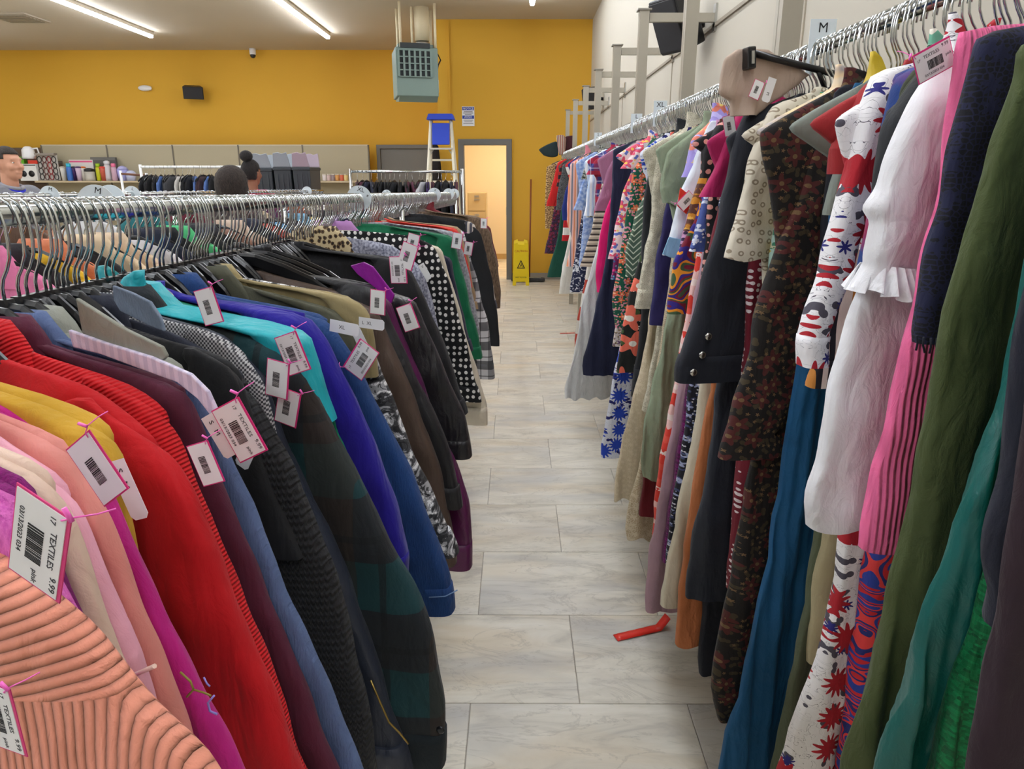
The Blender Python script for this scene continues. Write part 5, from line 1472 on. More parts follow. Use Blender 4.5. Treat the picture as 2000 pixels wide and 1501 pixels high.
    G('dark wine wrap top', 'wrap_shirt', fb('plain', [(92, 20, 44)]), '1225,270 *1200,320 1185,390 1178,470', y=4.32),
    G('white tiered tulle skirt dress', 'tulle_dress', fb('plain', [(220, 222, 224)], 1, .9, .7), '1220,275 *1190,380 1165,490 1154,528 1137,586 1130,640 1120,700 1100,763 1104,778', y=4.46, fold=.012, kf=120, n=110, hemwave=.012),
    G('taupe tiered ruffle dress', 'ruffle_dress', fb('hstripe', [(176, 160, 142), (206, 192, 172), (60, 50, 46)], .7), '1212,275 *1185,330 1165,400 1155,450 1142,490 1132,520', y=4.62),
    G('scarlet collared plaid blouse', 'plaid_blouse', fb('plaid', [(60, 60, 130), (190, 24, 40), (150, 30, 50), (200, 200, 220)], .5), '1195,272 *1173,288 1160,314 1143,341', b='1165,352 1160,420', y=4.8, sleeve=.12, tags=[(1187, 310, 100, False, 1.2)]),
    G('sky blue and white striped shirt', 'striped_shirt', fb('vstripe', [(190, 210, 238), (236, 240, 246)], .6), '1195,280 *1170,310 1149,349 1140,421', b='1160,430 1150,520', y=5.0, sleeve=.12),
    G('rust and white colour block skirt', 'block_skirt', fb('hstripe', [(216, 210, 200), (176, 60, 44)], 4.0), '1195,285 *1165,400 1150,500 1140,560 1124,640 1121,705', y=5.2),
    G('grey sequin print top', 'sequin_shirt', fb('abstract', [(40, 44, 40), (110, 116, 110), (200, 200, 190)], .5), '1175,275 *1155,292 1142,325 1133,350', y=5.45, sleeve=.09),
    G('periwinkle cap sleeve shirt', 'cap_shirt', fb('two', [(120, 150, 214), (190, 208, 240)], 2), '1170,285 *1152,320 1136,357 1119,410', b='1140,430 1130,520', y=5.7, sleeve=.12),
    G('navy white leaf print skirt', 'leaf_skirt', fb('abstract', [(30, 38, 70), (30, 38, 70), (220, 222, 228)], 1.0), '1170,290 *1140,400 1128,470 1118,530 1112,570', y=5.95),
    G('peach grey striped tie dress', 'striped_dress', fb('vstripe', [(224, 140, 100), (230, 180, 170), (120, 124, 140), (230, 190, 180)], 1.0), '1150,275 *1128,292 1114,320 1108,386 1107,440 1118,458 1106,520', y=6.25, fold=.008),
    G('pink gauze blouse', 'gauze_blouse', fb('plain', [(216, 130, 146)]), '1148,275 *1128,290 1114,318 1116,340', y=6.55, sleeve=.10),
    G('white pleated midi skirt', 'pleated_skirt', fb('plain', [(222, 220, 212)]), '1150,285 *1125,380 1110,470 1098,520 1091,573', y=6.85, fold=.01),
    G('cobalt blue sleeveless top', 'sleeveless_shirt', fb('plain', [(24, 44, 120)]), '1138,290 *1116,340 1105,370 1097,405 1098,430', y=7.2),
    G('red and white block dress', 'block_dress', fb('hstripe', [(200, 30, 40), (230, 226, 220)], 3.0), '1138,290 *1115,360 1102,420 1097,470', y=7.55),
    G('charcoal and grey camouflage jacket', 'camouflage_jacket', fb('abstract', [(40, 42, 46), (90, 92, 94), (60, 64, 66)], .7), '1125,290 *1108,303 1096,340 1089,370 1085,410', y=7.95, sleeve=.12),
    G('black and red check shirt', 'check_shirt', fb('plaid', [(40, 20, 22), (190, 40, 36), (30, 24, 26), (20, 20, 20)], .5), '1118,293 *1100,308 1091,335 1086,365', y=8.35, sleeve=.1),
    G('dark green velvet skirt', 'velvet_skirt', fb('plain', [(10, 76, 60)]), '1118,300 *1100,380 1088,470 1073,520 1068,541', y=8.7, fold=.01),
    G('bright red ruched blouse', 'ruched_blouse', fb('plain', [(214, 34, 34)]), '1108,296 *1090,315 1078,360 1066,402', y=9.1, sleeve=.12),
    G('dark floral dress with purple hem', 'floral_dress', fb('floral', [(50, 30, 40), (140, 40, 60), (70, 40, 90), (90, 60, 120)], .6), '1105,300 *1090,360 1078,430 1066,480 1063,495', y=9.5),
    G('sandy leopard fur jacket', 'fur_jacket', fb('leopard', [(196, 160, 110), (120, 80, 44), (60, 40, 26)], .8), '1098,298 *1080,313 1067,325 1064,400 1065,446', y=10.0, sleeve=.14),
]
yawR = lambda Y: math.radians(6 + 10 * math.exp(-(max(Y, .4) - .5) / 1.2))
for r_ in RROWS: r_['group'] = 'garments on the right wall rack'
ysR = hang_all(RR, RROWS, 0.45, yawR, 0.026, ' on the right wall rack', 'dress')
extra_hooks(RR, ysR, 0.7, 10.4, 0.022, yawR, 'the right wall rail', 1.75, 0.3)

# taupe skirt clipped high, folded over its clip hanger
def uvplane(px, py, Y): return to_uv(RR, Y, yawR(Y), px, py)
Yc = 1.60
e = place_root('clip_hanger', RR, Yc + 0.01, yawR(Yc)); tag(e, 'black clip hanger jutting out above the cream ring blouse', 'hanger')
a, b_ = uvplane(1467, 100, Yc), uvplane(1575, 128, Yc)
mesh_obj('hook', ME_HOOK, None, e)
MB().tube([(0, 0, -0.09), (b_[0] * .5, 0, -b_[1])], 0.005, 6).tube([(a[0], 0, -a[1]), (b_[0], 0, -b_[1]), (-a[0] * .6, 0, -b_[1] - .03)], 0.007, 8).build('bar', M_BLACKPL, e)
cl = MB().box((0, 0, 0), (0.018, 0.03, 0.042)).build('clip', M_BLACKPL, e, 0.003); cl.location = (a[0], 0, -a[1] - 0.012); cl.rotation_euler = (0, 0.1, 0)
MB().box((0, 0.0165, 0.0), (0.006, 0.003, 0.024)).build('clip_spring', M_STEEL, cl)
e = place_root('folded_skirt', RR, Yc + 0.03, yawR(Yc)); tag(e, 'taupe skirt folded over and clipped high on the right wall rack', 'skirt', 'garments on the right wall rack')
pts = [uvplane(*p_, Yc + .03) for p_ in ((1440, 97), (1416, 112), (1406, 150), (1398, 188), (1424, 192), (1430, 226))]
vv = np.linspace(pts[0][1], pts[-1][1], 24)
uR_ = smooth1(np.interp(vv, [p_[1] for p_ in pts], [p_[0] for p_ in pts]), 2); uL_ = np.interp(vv, [vv[0], vv[8], vv[-1]], [uR_[0] - .07, uR_[0] - .17, uR_[-1] - .05])
mesh_obj('cloth', tube_mesh('cloth', vv, uL_, uR_, np.full(24, .013), np.zeros(24), np.linspace(.002, .012, 24), 75, 1.0, fb('plain', [(188, 166, 150)]), 40), None, e)

# folded garments laid on the end of the wall rack
def draped(name, mat, pix, Y, label, th=0.05):
    P = [atY(*p_, Y) for p_ in pix]
    c = sum(P) / len(P)
    e_ = MB(); poly = [(float(p_[0] - c[0]), float(p_[2] - c[2])) for p_ in P]
    e_.prism(poly, 'y', -th, th)
    o = e_.build(name, mat, None, 0.02); o.location = tuple(map(float, c))
    sm = o.modifiers.new('sub', 'SUBSURF'); sm.levels = 2; sm.render_levels = 2
    tag(o, label, 'jacket'); return o


draped('folded_jacket', fb('plain', [(34, 52, 54)]), [(1051, 292), (1066, 283), (1086, 275), (1092, 283), (1090, 305), (1078, 308), (1062, 304)], 10.2, 'dark green folded jacket sticking out at the far rail end')
draped('folded_shirt', fb('vstripe', [(190, 150, 130), (120, 40, 44), (220, 205, 190), (60, 40, 44)], .6), [(1086, 264), (1100, 263), (1106, 270), (1104, 300), (1092, 304), (1089, 285)], 10.1, 'tan and red striped shirt on the far rail end')
draped('folded_shirt', fb('plain', [(70, 24, 34)]), [(1104, 266), (1120, 264), (1124, 285), (1120, 292), (1102, 296)], 10.15, 'dark maroon shirt tucked behind the far metal posts')

# ------------------------------------------------------------------ clothes on the rails behind the left rack
def simple_garment(rail, Y, yaw, col, label, short, length, hw, sleeve=True, collar=False, group=None, cat='shirt', drop=0.075):
    n_ = 0.104
    E = [(0.05, n_)] + [(0.05 + (hw - .05) * math.sin(a_), n_ + drop * 1.15 * (1 - math.cos(a_)) + .03 * a_) for a_ in (.25, .5, .75, 1.0, 1.25, 1.5)] + [(hw + .02, n_ + drop + .13), (hw + .03, n_ + .32), (hw + .06, n_ + length * (0.75 if sleeve else 1))]
    sp = dict(name=cat.replace(' ', '_'), label=label, short=short, cat=cat, mat=col, edge=E, vs=n_ + drop + .01, hem=n_ + length, group=group)
    if sleeve: sp['sleeve'] = 0.13
    if collar: sp['collar'] = (.06, .05)
    garment(rail, Y, yaw, sp, 0.04, True, 0.45)


B2 = [(1.5, (236, 130, 176), 'pink'),
      (1.56, (40, 36, 40), 'charcoal'),
      (1.63, (232, 180, 30), 'sunflower yellow'),
      (1.7, (222, 130, 90), 'apricot'),
      (1.78, (30, 30, 34), 'jet black'),
      (1.88, (232, 206, 170), 'cream fleece'),
      (1.97, (226, 200, 170), 'pale biscuit'),
      (2.08, (214, 212, 216), 'silver white'),
      (2.18, (30, 36, 56), 'inky navy'),
      (2.27, (24, 26, 30), 'soft black'),
      (2.37, (84, 200, 130), 'mint green'),
      (2.47, (36, 36, 42), 'graphite'),
      (2.57, (44, 44, 50), 'stone black'),
      (2.7, (150, 112, 96), 'cinnamon brown'),
      (2.84, (214, 190, 170), 'oatmeal'),
      (3.0, (40, 46, 66), 'slate'),
      (3.15, (190, 90, 80), 'terracotta'),
      (3.3, (110, 160, 200), 'powder blue'),
      (3.5, (60, 50, 56), 'dark umber'),
      (3.7, (120, 170, 200), 'light blue'),
      (3.95, (196, 176, 110), 'straw'),
      (4.3, (40, 40, 46), 'coal'),
      (4.7, (150, 60, 90), 'berry'),
      (5.2, (60, 80, 110), 'steel blue'),
      (5.7, (196, 190, 170), 'linen'),
      (6.2, (50, 30, 34), 'dark cocoa')]
for Yb, c_, nm in B2:
    simple_garment(R2, Yb, math.radians(14), fb('plain', [c_]), '%s jacket on the middle rail behind the left rack' % nm, '%s jacket on the middle rail' % nm, 0.72, 0.21, True, rnd.random() < .5, 'garments on the middle rail', 'jacket')
extra_hooks(R2, [b[0] for b in B2], 0.8, 6.4, 0.05, lambda Y: math.radians(12), 'the middle left rail', 0, 0.6)
B3 = ['black', 'grey', 'navy', 'brown', 'white', 'teal', 'wine', 'olive', 'beige', 'plum', 'rust', 'ivory']
C3 = [(26, 26, 30), (120, 120, 124), (30, 38, 70), (92, 66, 50), (220, 220, 222), (30, 110, 116), (100, 26, 44), (84, 86, 56), (196, 178, 150), (90, 40, 80), (160, 80, 50), (226, 218, 200)]
for i, (nm, c_) in enumerate(zip(B3, C3)):
    Yb = 1.3 + i * 0.5
    simple_garment(R3, Yb, math.radians(8), fb('plain', [c_]), '%s shirt on the rear chrome rail' % nm, '%s shirt on the rear chrome rail' % nm, 0.7, 0.21, True, False, 'garments on the rear rail', 'shirt')
extra_hooks(R3, [1.3 + i * 0.5 for i in range(12)], 1.1, 7.2, 0.07, lambda Y: math.radians(8), 'the rear chrome rail', 0, 0.6)
# ------------------------------------------------------------------ people
def capsule(m, p, q, r0, r1, n=10):
    p, q = Vector(p), Vector(q); d = (q - p)
    L_ = max(d.length, 1e-4); t = d / L_
    pts, rs = [], []
    for k in range(4):
        a = math.pi / 2 * (k / 4.0)
        pts.append(p - t * r0 * math.cos(a)); rs.append(max(r0 * math.sin(a), 0.0008))
    for k in range(5):
        f_ = k / 4; pts.append(p + d * f_); rs.append(r0 + (r1 - r0) * f_)
    for k in range(1, 5):
        a = math.pi / 2 * (k / 4.0)
        pts.append(q + t * r1 * math.sin(a)); rs.append(max(r1 * math.cos(a), 0.0008))
    m.tube(pts, rs, n)


def remeshed(mb, name, mat, voxel, parent, smooth=4):
    o = mb.build(name, mat)
    r_ = o.modifiers.new('r', 'REMESH'); r_.mode = 'VOXEL'; r_.voxel_size = voxel; r_.use_smooth_shade = True
    s_ = o.modifiers.new('s', 'SMOOTH'); s_.iterations = smooth; s_.factor = 0.5
    bpy.context.view_layer.update()
    dg = bpy.context.evaluated_depsgraph_get()
    me = bpy.data.meshes.new_from_object(o.evaluated_get(dg))
    me.name = name
    bpy.data.objects.remove(o)
    me.materials.clear(); me.materials.append(mat)
    me.polygons.foreach_set('use_smooth', [True] * len(me.polygons))
    return mesh_obj(name, me, None, parent)


def person(loc, rz, H, skin, shirt, trousers, hairm, label, style, broad=1.0, head_tilt=0.0):
    k = H / 1.75
    e = empty('person', loc, rz); tag(e, label, 'person')
    e.scale = (k, k, k)
    b = MB()
    # head (faces +x)
    b.sphere((-0.005, 0, 1.645), (0.097, 0.076, 0.103), 24, 16); b.sphere((0.03, 0, 1.578), (0.062, 0.056, 0.062), 20, 12)
    b.sphere((0.066, 0, 1.545), (0.026, 0.03, 0.022), 14, 10); b.sphere((0.074, 0, 1.668), (0.022, 0.052, 0.016), 14, 10)
    capsule(b, (0.088, 0, 1.65), (0.108, 0, 1.612), 0.011, 0.015); capsule(b, (0.086, 0.018, 1.604), (0.086, -0.018, 1.604), 0.011, 0.011)
    capsule(b, (0.084, 0.02, 1.574), (0.084, -0.02, 1.574), 0.010, 0.010)
    for s_ in (-1, 1):
        b.sphere((0.058, s_ * 0.042, 1.612), (0.03, 0.026, 0.03), 12, 8)
        b.sphere((-0.012, s_ * 0.077, 1.625), (0.02, 0.011, 0.034), 12, 8)
    capsule(b, (-0.012, 0, 1.56), (-0.02, 0, 1.45), 0.056, 0.06)
    # torso, legs
    b.sphere((-0.01, 0, 1.28), (0.115, 0.165 * broad, 0.19), 20, 14); b.sphere((-0.005, 0, 1.08), (0.10, 0.145 * broad, 0.17), 20, 12); b.sphere((-0.005, 0, 0.94), (0.115, 0.165 * broad, 0.13), 20, 12)
    capsule(b, (-0.02, 0.15 * broad, 1.41), (-0.02, -0.15 * broad, 1.41), 0.062, 0.062)
    for s_ in (-1, 1):
        capsule(b, (0, s_ * 0.09, 0.9), (0.01, s_ * 0.095, 0.5), 0.088, 0.058); capsule(b, (0.01, s_ * 0.095, 0.5), (-0.02, s_ * 0.1, 0.09), 0.056, 0.036)
        capsule(b, (-0.04, s_ * 0.1, 0.04), (0.15, s_ * 0.115, 0.03), 0.038, 0.028)
        sh = (-0.02, s_ * 0.185 * broad, 1.4); el = (0.0, s_ * 0.235 * broad, 1.1); wr__ = (0.09, s_ * 0.235 * broad, 0.86)
        capsule(b, sh, el, 0.05, 0.04); capsule(b, el, wr__, 0.04, 0.027)
        hx, hy_, hz = 0.115, s_ * 0.235 * broad, 0.80
        capsule(b, wr__, (hx, hy_, hz), 0.026, 0.03)
        for i, (dx, ln) in enumerate(((0.03, 0.07), (0.011, 0.08), (-0.008, 0.075), (-0.026, 0.06))):
            p0 = (hx + dx + 0.004, hy_, hz - 0.02); p1 = (hx + dx + 0.016, hy_ - s_ * 0.004, hz - 0.02 - ln * 0.55); p2 = (hx + dx + 0.014, hy_ - s_ * 0.018, hz - 0.02 - ln)
            capsule(b, p0, p1, 0.0095, 0.009, 8); capsule(b, p1, p2, 0.009, 0.008, 8)
        capsule(b, (hx + 0.02, hy_ - s_ * 0.01, hz + 0.02), (hx + 0.05, hy_ - s_ * 0.025, hz - 0.03), 0.0105, 0.009, 8)
    remeshed(b, 'body', skin, 0.0075, e, 3)
    for s_ in (-1, 1):
        MB().sphere((0.0765, s_ * 0.031, 1.642), (0.010, 0.011, 0.006), 12, 8).build('eye', simple('eye_white', (226, 220, 214), .3), e)
        MB().sphere((0.0838, s_ * 0.031, 1.642), (0.0035, 0.005, 0.005), 10, 6).build('iris', simple('eye_dark', (38, 26, 20), .2), e)
    # clothes
    c = MB()
    c.sphere((-0.01, 0, 1.28), (0.13, 0.18 * broad, 0.20), 20, 14); c.sphere((-0.005, 0, 1.06), (0.122, 0.168 * broad, 0.19), 20, 12)
    capsule(c, (-0.02, 0.155 * broad, 1.41), (-0.02, -0.155 * broad, 1.41), 0.076, 0.076)
    c.lathe([(0.125, 0.0), (0.13, 0.12)], (-0.005, 0, 0.86), 24, 1, 1.38 * broad)
    for s_ in (-1, 1):
        capsule(c, (-0.02, s_ * 0.185 * broad, 1.4), (-0.005, s_ * 0.225 * broad, 1.18), 0.066, 0.062)
    so = remeshed(c, 'shirt', shirt, 0.010, e, 5)
    if style == 'man':
        cl = MB().tube([(0.06 * math.cos(w), 0.07 * math.sin(w), 1.475 + 0.02 * -math.cos(w)) for w in [2 * math.pi * i / 20 for i in range(21)]], 0.015, 8)
        cl.build('collar', fabric('plain', [(150, 150, 158)]), so)
        cl = MB().tube([(0.062 * math.cos(w) + 0.004, 0.075 * math.sin(w), 1.462 - 0.03 * math.cos(w)) for w in [-2.2 + 4.4 * i / 16 for i in range(17)]], 0.011, 6)
        cl.tube([(0.07, 0.0, 1.43), (0.125, 0.0, 1.33), (0.135, 0, 1.2)], 0.012, 6)
        cl.build('lanyard', fabric('plain', [(36, 44, 190)]), e)
    t_ = MB()
    t_.sphere((-0.005, 0, 0.93), (0.125, 0.175 * broad, 0.13), 20, 12)
    for s_ in (-1, 1):
        capsule(t_, (0, s_ * 0.09, 0.88), (0.01, s_ * 0.095, 0.5), 0.1, 0.075); capsule(t_, (0.01, s_ * 0.095, 0.5), (-0.02, s_ * 0.1, 0.12), 0.073, 0.062)
    remeshed(t_, 'trousers', trousers, 0.012, e, 4)
    for s_ in (-1, 1):
        s2 = MB(); capsule(s2, (-0.045, s_ * 0.1, 0.045), (0.16, s_ * 0.115, 0.035), 0.045, 0.035); s2.build('shoe', M_BLACK, e)
    # hair
    h = MB(); vs = []; fs = []; n, m_ = 28, 18
    for i in range(m_ + 1):
        p_ = math.pi * i / m_
        for j in range(n):
            w = 2 * math.pi * j / n
            g = 1.0 + 0.03 * math.sin(9 * w + 3 * i) * math.sin(p_)
            x_, y_, z_ = math.sin(p_) * math.cos(w), math.sin(p_) * math.sin(w), math.cos(p_)
            gr = {'man': 1.055, 'bun': 1.09, 'long': 1.24}[style]
            if style == 'long':
                zz_ = z_ * (1.18 if z_ > 0 else 2.1)
                vs.append((-0.018 + 0.097 * gr * g * x_ * (1.0 if x_ < 0 else 0.9), 0.076 * gr * 1.12 * g * y_, 1.648 + 0.1 * zz_ * g))
            else:
                vs.append((-0.008 + 0.097 * gr * g * x_, 0.076 * gr * g * y_, 1.65 + 0.105 * gr * g * z_))
    for i in range(m_):
        for j in range(n):
            c_ = [vs[q_] for q_ in (i * n + j, (i + 1) * n + j, (i + 1) * n + (j + 1) % n, i * n + (j + 1) % n)]
            cx = sum(p_[0] for p_ in c_) / 4; cz = sum(p_[2] for p_ in c_) / 4
            low = {'man': 1.60, 'bun': 1.57, 'long': 1.36}[style]
            face = cx > 0.035 and cz < 1.705
            side = -0.035 < cx <= 0.035 and cz < (1.66 if style != 'long' else 1.4)
            if face or side or cz < low: continue
            fs.append((i * n + j, (i + 1) * n + j, (i + 1) * n + (j + 1) % n, i * n + (j + 1) % n))
    h.add(vs, fs, True)
    if style == 'bun':
        h.sphere((-0.06, 0, 1.79), (0.055, 0.06, 0.05), 16, 10)
    ho = h.build('hair', hairm, e)
    sm = ho.modifiers.new('solid', 'SOLIDIFY'); sm.thickness = 0.012; sm.offset = -0.5
    return e


SKIN1 = simple('skin_tan', (206, 150, 122), 0.55, scale=40, var=0.1)
SKIN2 = simple('skin_brown', (150, 100, 76), 0.55, scale=40, var=0.1)
HAIR1 = fabric('fur', [(34, 30, 28), (70, 62, 56)]); HAIR2 = fabric('fur', [(12, 11, 12), (40, 34, 34)]); HAIR3 = fabric('fur', [(24, 20, 20), (70, 58, 52)])
q = atY(18, 330, 5.6)
person((float(q[0]), 5.6, 0), math.radians(-12), 1.765, SKIN1, fabric('plain', [(128, 130, 138)]), fabric('plain', [(40, 44, 56)]), HAIR1,
       'man in grey polo shirt with blue lanyard standing beyond the racks', 'man', 1.1)
q = atY(455, 345, 4.7)
person((float(q[0]), 4.7, 0), math.radians(70), 1.61, SKIN2, fabric('plain', [(60, 52, 52)]), fabric('plain', [(34, 34, 40)]), HAIR3,
       'person with long dark hair seen from behind in dark clothes', 'long', 0.95)
q = atY(491, 335, 6.9)
person((float(q[0]), 6.9, 0), math.radians(75), 1.70, SKIN2, fabric('plain', [(236, 40, 120)]), fabric('plain', [(30, 32, 44)]), HAIR2,
       'person with dark hair bun in a hot pink shirt behind the racks', 'bun', 1.05)

# ------------------------------------------------------------------ grey bins on a table
ty = 8.0
t0, t1 = float(atY(498, 360, ty)[0]), float(atY(612, 360, ty)[0])
e = empty('folding_table', ((t0 + t1) / 2, ty, 0)); tag(e, 'plain folding table carrying the grey storage bins', 'table')
MB().box((0, 0, 1.14), (t1 - t0 + 0.2, 0.6, 0.03)).build('table_top', simple('table_grey', (170, 168, 160)), e, 0.005)
for sx in (-1, 1):
    for sy_ in (-1, 1):
        MB().tube([(sx * (t1 - t0) / 2, sy_ * 0.25, 0), (sx * (t1 - t0) / 2, sy_ * 0.25, 1.13)], 0.015).build('leg', M_STEEL, e)
M_BIN = simple('dark_bin_plastic', (52, 58, 64), 0.5); M_LID = simple('grey_lid_plastic', (150, 158, 168), 0.5); M_LIDP = simple('mauve_lid_plastic', (168, 150, 164), 0.5)


def tote(px0, px1, pyt, label, lidm, brown=False):
    a, b_ = atY(px0, 360, ty), atY(px1, 360, ty)
    zt_ = float(atY(px0, pyt, ty)[2]); w = float(b_[0] - a[0]) - 0.006; zb_ = 1.157
    e = empty('storage_bin', (float(a[0] + b_[0]) / 2, ty, zb_)); tag(e, label, 'bin', 'grey storage bins')
    h_ = zt_ - zb_; d = 0.42
    m = MB()
    lo = [(-w * .46, -d * .44), (w * .46, -d * .44), (w * .46, d * .44), (-w * .46, d * .44)]; hi = [(-w / 2, -d / 2), (w / 2, -d / 2), (w / 2, d / 2), (-w / 2, d / 2)]
    m.add([(x, y, 0) for x, y in lo] + [(x, y, h_) for x, y in hi], [(3, 2, 1, 0), (0, 1, 5, 4), (1, 2, 6, 5), (2, 3, 7, 6), (3, 0, 4, 7), (4, 5, 6, 7)])
    m.build('bin_body', M_BIN, e, 0.01)
    MB().box((0, 0, h_ - 0.02), (w + 0.012, d + 0.012, 0.03)).build('rim', M_BIN, e, 0.006)
    for s_ in (-1, 1):
        f_ = MB()
        f_.prism([(-w / 2, 0), (w / 2, 0), (w * .38, 0.15), (w * .1, 0.135), (-w * .1, 0.15), (-w * .4, 0.14)], 'y', -0.006, 0.006)
        o = f_.build('lid_flap', lidm, e, 0.003); o.location = (0, s_ * d * 0.48, h_); o.rotation_euler = (math.radians(-16 * s_), 0, 0)
    for k_ in (-0.3, 0.0, 0.3):
        MB().box((k_ * w, -d * .475, h_ * 0.5), (0.02, 0.02, h_ * 0.7)).build('rib', M_BIN, e)


tote(502, 546, 328, 'dark grey bin with open pale flap lid beside the pink shirt', M_LID)
tote(548, 582, 326, 'dark grey bin with open flap lid, middle of three', M_LID)
tote(584, 618, 326, 'dark bin with mauve flap lid, nearest the candle jars', M_LIDP)

# ------------------------------------------------------------------ rolling racks at the back
def rolling_rack(x0p, x1p, yp, Y, label, mat, seed, n, cols, noun, garm_label, shortlen=0.5):
    a, b_ = atY(x0p, yp, Y), atY(x1p, yp, Y)
    X0, X1, Z = float(a[0]), float(b_[0]), float(a[2])
    e = empty('rolling_rack', ((X0 + X1) / 2, Y, 0)); tag(e, label, 'clothes rack')
    hw = (X1 - X0) / 2
    MB().tube([(-hw, 0, Z), (hw, 0, Z)], 0.016, 12).build('hang_rail', mat, e)
    for s_ in (-1, 1):
        MB().tube([(s_ * hw, 0, 0.1), (s_ * hw, 0, Z + 0.03)], 0.017, 12).build('post', mat, e)
        MB().box((s_ * hw, 0, 0.1), (0.03, 0.5, 0.03)).build('foot', mat, e)
        for yy in (-0.22, 0.22):
            MB().lathe([(0.035, -0.015), (0.035, 0.015)], (0, 0, 0), 12).build('caster', M_BLACK, e).matrix_local = Matrix.Translation((s_ * hw, yy, 0.04)) @ Matrix.Rotation(math.pi / 2, 4, 'Y')
    MB().tube([(-hw, 0, 0.12), (hw, 0, 0.12)], 0.014, 10).build('bottom_bar', mat, e)
    r_ = random.Random(seed)
    for i in range(n):
        f_ = (i + 0.5 + r_.uniform(-.3, .3)) / n
        X = X0 + 0.05 + (X1 - X0 - 0.1) * f_
        c_, nm = cols[r_.randrange(len(cols))]
        ln = r_.uniform(shortlen, shortlen + 0.35); w_ = r_.uniform(0.14, 0.2)
        rz = math.radians(90 + r_.uniform(-16, 16))
        h = empty('clothes_hanger', (X, Y, Z), rz); tag(h, 'black hanger on the %s' % noun, 'hanger', 'hangers on the ' + noun)
        mesh_obj('hook', ME_HOOK, None, h); bb = mesh_obj('hanger_arms', ME_HBODY, None, h); bb.scale = (0.8, 1, 1)
        g = empty(garm_label, (X, Y, Z), rz)
        tag(g, '%s %s hanging on the %s' % (nm, garm_label.replace('_', ' '), noun), garm_label.split('_')[-1], 'clothes on the ' + noun)
        vv = np.linspace(0.11, 0.11 + ln, 14)
        hwv = np.interp(vv, [0.11, 0.2, 0.11 + ln], [0.07, w_, w_ * 1.1])
        me = tube_mesh('cloth', vv, -hwv, hwv, np.full(14, 0.02), np.zeros(14), np.linspace(0, .01, 14), 40, r_.uniform(0, 6), fabric('plain', [c_]), 18)
        mesh_obj('cloth', me, None, g)
        if r_.random() < .6:
            v2 = np.linspace(0.15, 0.11 + ln * .7, 8); h2 = np.interp(v2, [0.15, 0.11 + ln], [0.03, 0.05])
            mesh_obj('sleeve', tube_mesh('sleeve', v2, w_ * .9 - h2, w_ * .9 + h2, np.full(8, .018), np.full(8, -.02), np.zeros(8), 30, 1, fabric('plain', [c_]), 12), None, g)


DK = [((22, 22, 26), 'black'), ((22, 22, 26), 'black'), ((22, 22, 26), 'black'), ((30, 36, 56), 'navy'), ((60, 60, 64), 'charcoal'), ((80, 110, 170), 'blue'), ((150, 150, 96), 'lime green'), ((200, 196, 190), 'pale grey'), ((14, 64, 70), 'teal'), ((60, 40, 46), 'maroon')]
M_WPOLE = simple('white_rack_paint', (232, 232, 230), 0.35)
rolling_rack(274, 494, 326, 9.0, 'white rolling rack with dark clothes before the beige panels', M_WPOLE, 4, 24, DK, 'white rolling rack', 'pair_of_trousers')
DK2 = [((24, 24, 28), 'black'), ((24, 24, 28), 'black'), ((24, 24, 28), 'black'), ((60, 40, 90), 'purple'), ((196, 196, 200), 'white'), ((90, 40, 60), 'wine'), ((34, 38, 60), 'navy'), ((214, 120, 120), 'rose')]
rolling_rack(684, 903, 335, 8.2, 'chrome rolling rack with black clothes before the grey door', M_CHROME, 9, 22, DK2, 'chrome rolling rack', 'knit_vest', 0.6)
# small white rack with a lavender basket beside the shelf goods
e = empty('pole_rack', (float(atY(236, 340, 9.6)[0]), 9.6, 0)); tag(e, 'thin white pole rack left of the white rolling rack', 'clothes rack')
zz = float(atY(236, 333, 9.6)[2]); x2 = float(atY(286, 340, 9.6)[0] - atY(236, 340, 9.6)[0])
MB().tube([(0, 0, 0.02), (0, 0, zz)], 0.016).build('post', M_WPOLE, e); MB().tube([(x2, 0, 0.02), (x2, 0, zz - .03)], 0.016).build('post', M_WPOLE, e)
MB().tube([(0, 0, zz - 0.04), (x2, 0, zz - 0.06)], 0.014).build('hang_rail', simple('brown_rail', (110, 70, 50)), e); MB().box((x2 / 2, 0, 0.02), (x2, 0.4, 0.03)).build('base', M_WPOLE, e)

# ------------------------------------------------------------------ goods on the shelf
def stand(px, w, prof, mat, name, label, cat, Y=None, cap=None, capm=None, n=14):
    Y = Y or SHY
    X = float(atY(px, 350, Y)[0])
    e = empty(name, (X, Y, SHZ)); tag(e, label, cat, 'goods on the beige shelf')
    MB().lathe(prof, (0, 0, 0), n).build('vessel', mat, e)
    if cap: MB().lathe(cap, (0, 0, 0), n).build('lid', capm, e)
    return e


def boxed(px0, px1, pyt, mat, name, label, cat, Y=None, d=0.16, z0=None, parts=None):
    Y = Y or SHY
    a, b_ = atY(px0, 350, Y), atY(px1, 350, Y)
    z0 = SHZ if z0 is None else z0
    h_ = float(atY((px0 + px1) / 2, pyt, Y)[2]) - z0
    e = empty(name, (float(a[0] + b_[0]) / 2, Y, z0)); tag(e, label, cat, 'goods on the beige shelf')
    w = float(b_[0] - a[0])
    MB().box((0, 0, h_ / 2), (w, d, h_)).build('carton', mat, e, 0.004)
    MB().box((0, -d / 2 - 0.001, h_ * .92), (w * .96, 0.003, h_ * 0.08)).build('top_band', parts or M_GREYMETAL, e)
    return e, w, h_, d


def P(rgb, r=0.35): return simple('goods_%d_%d_%d' % rgb, rgb, r)


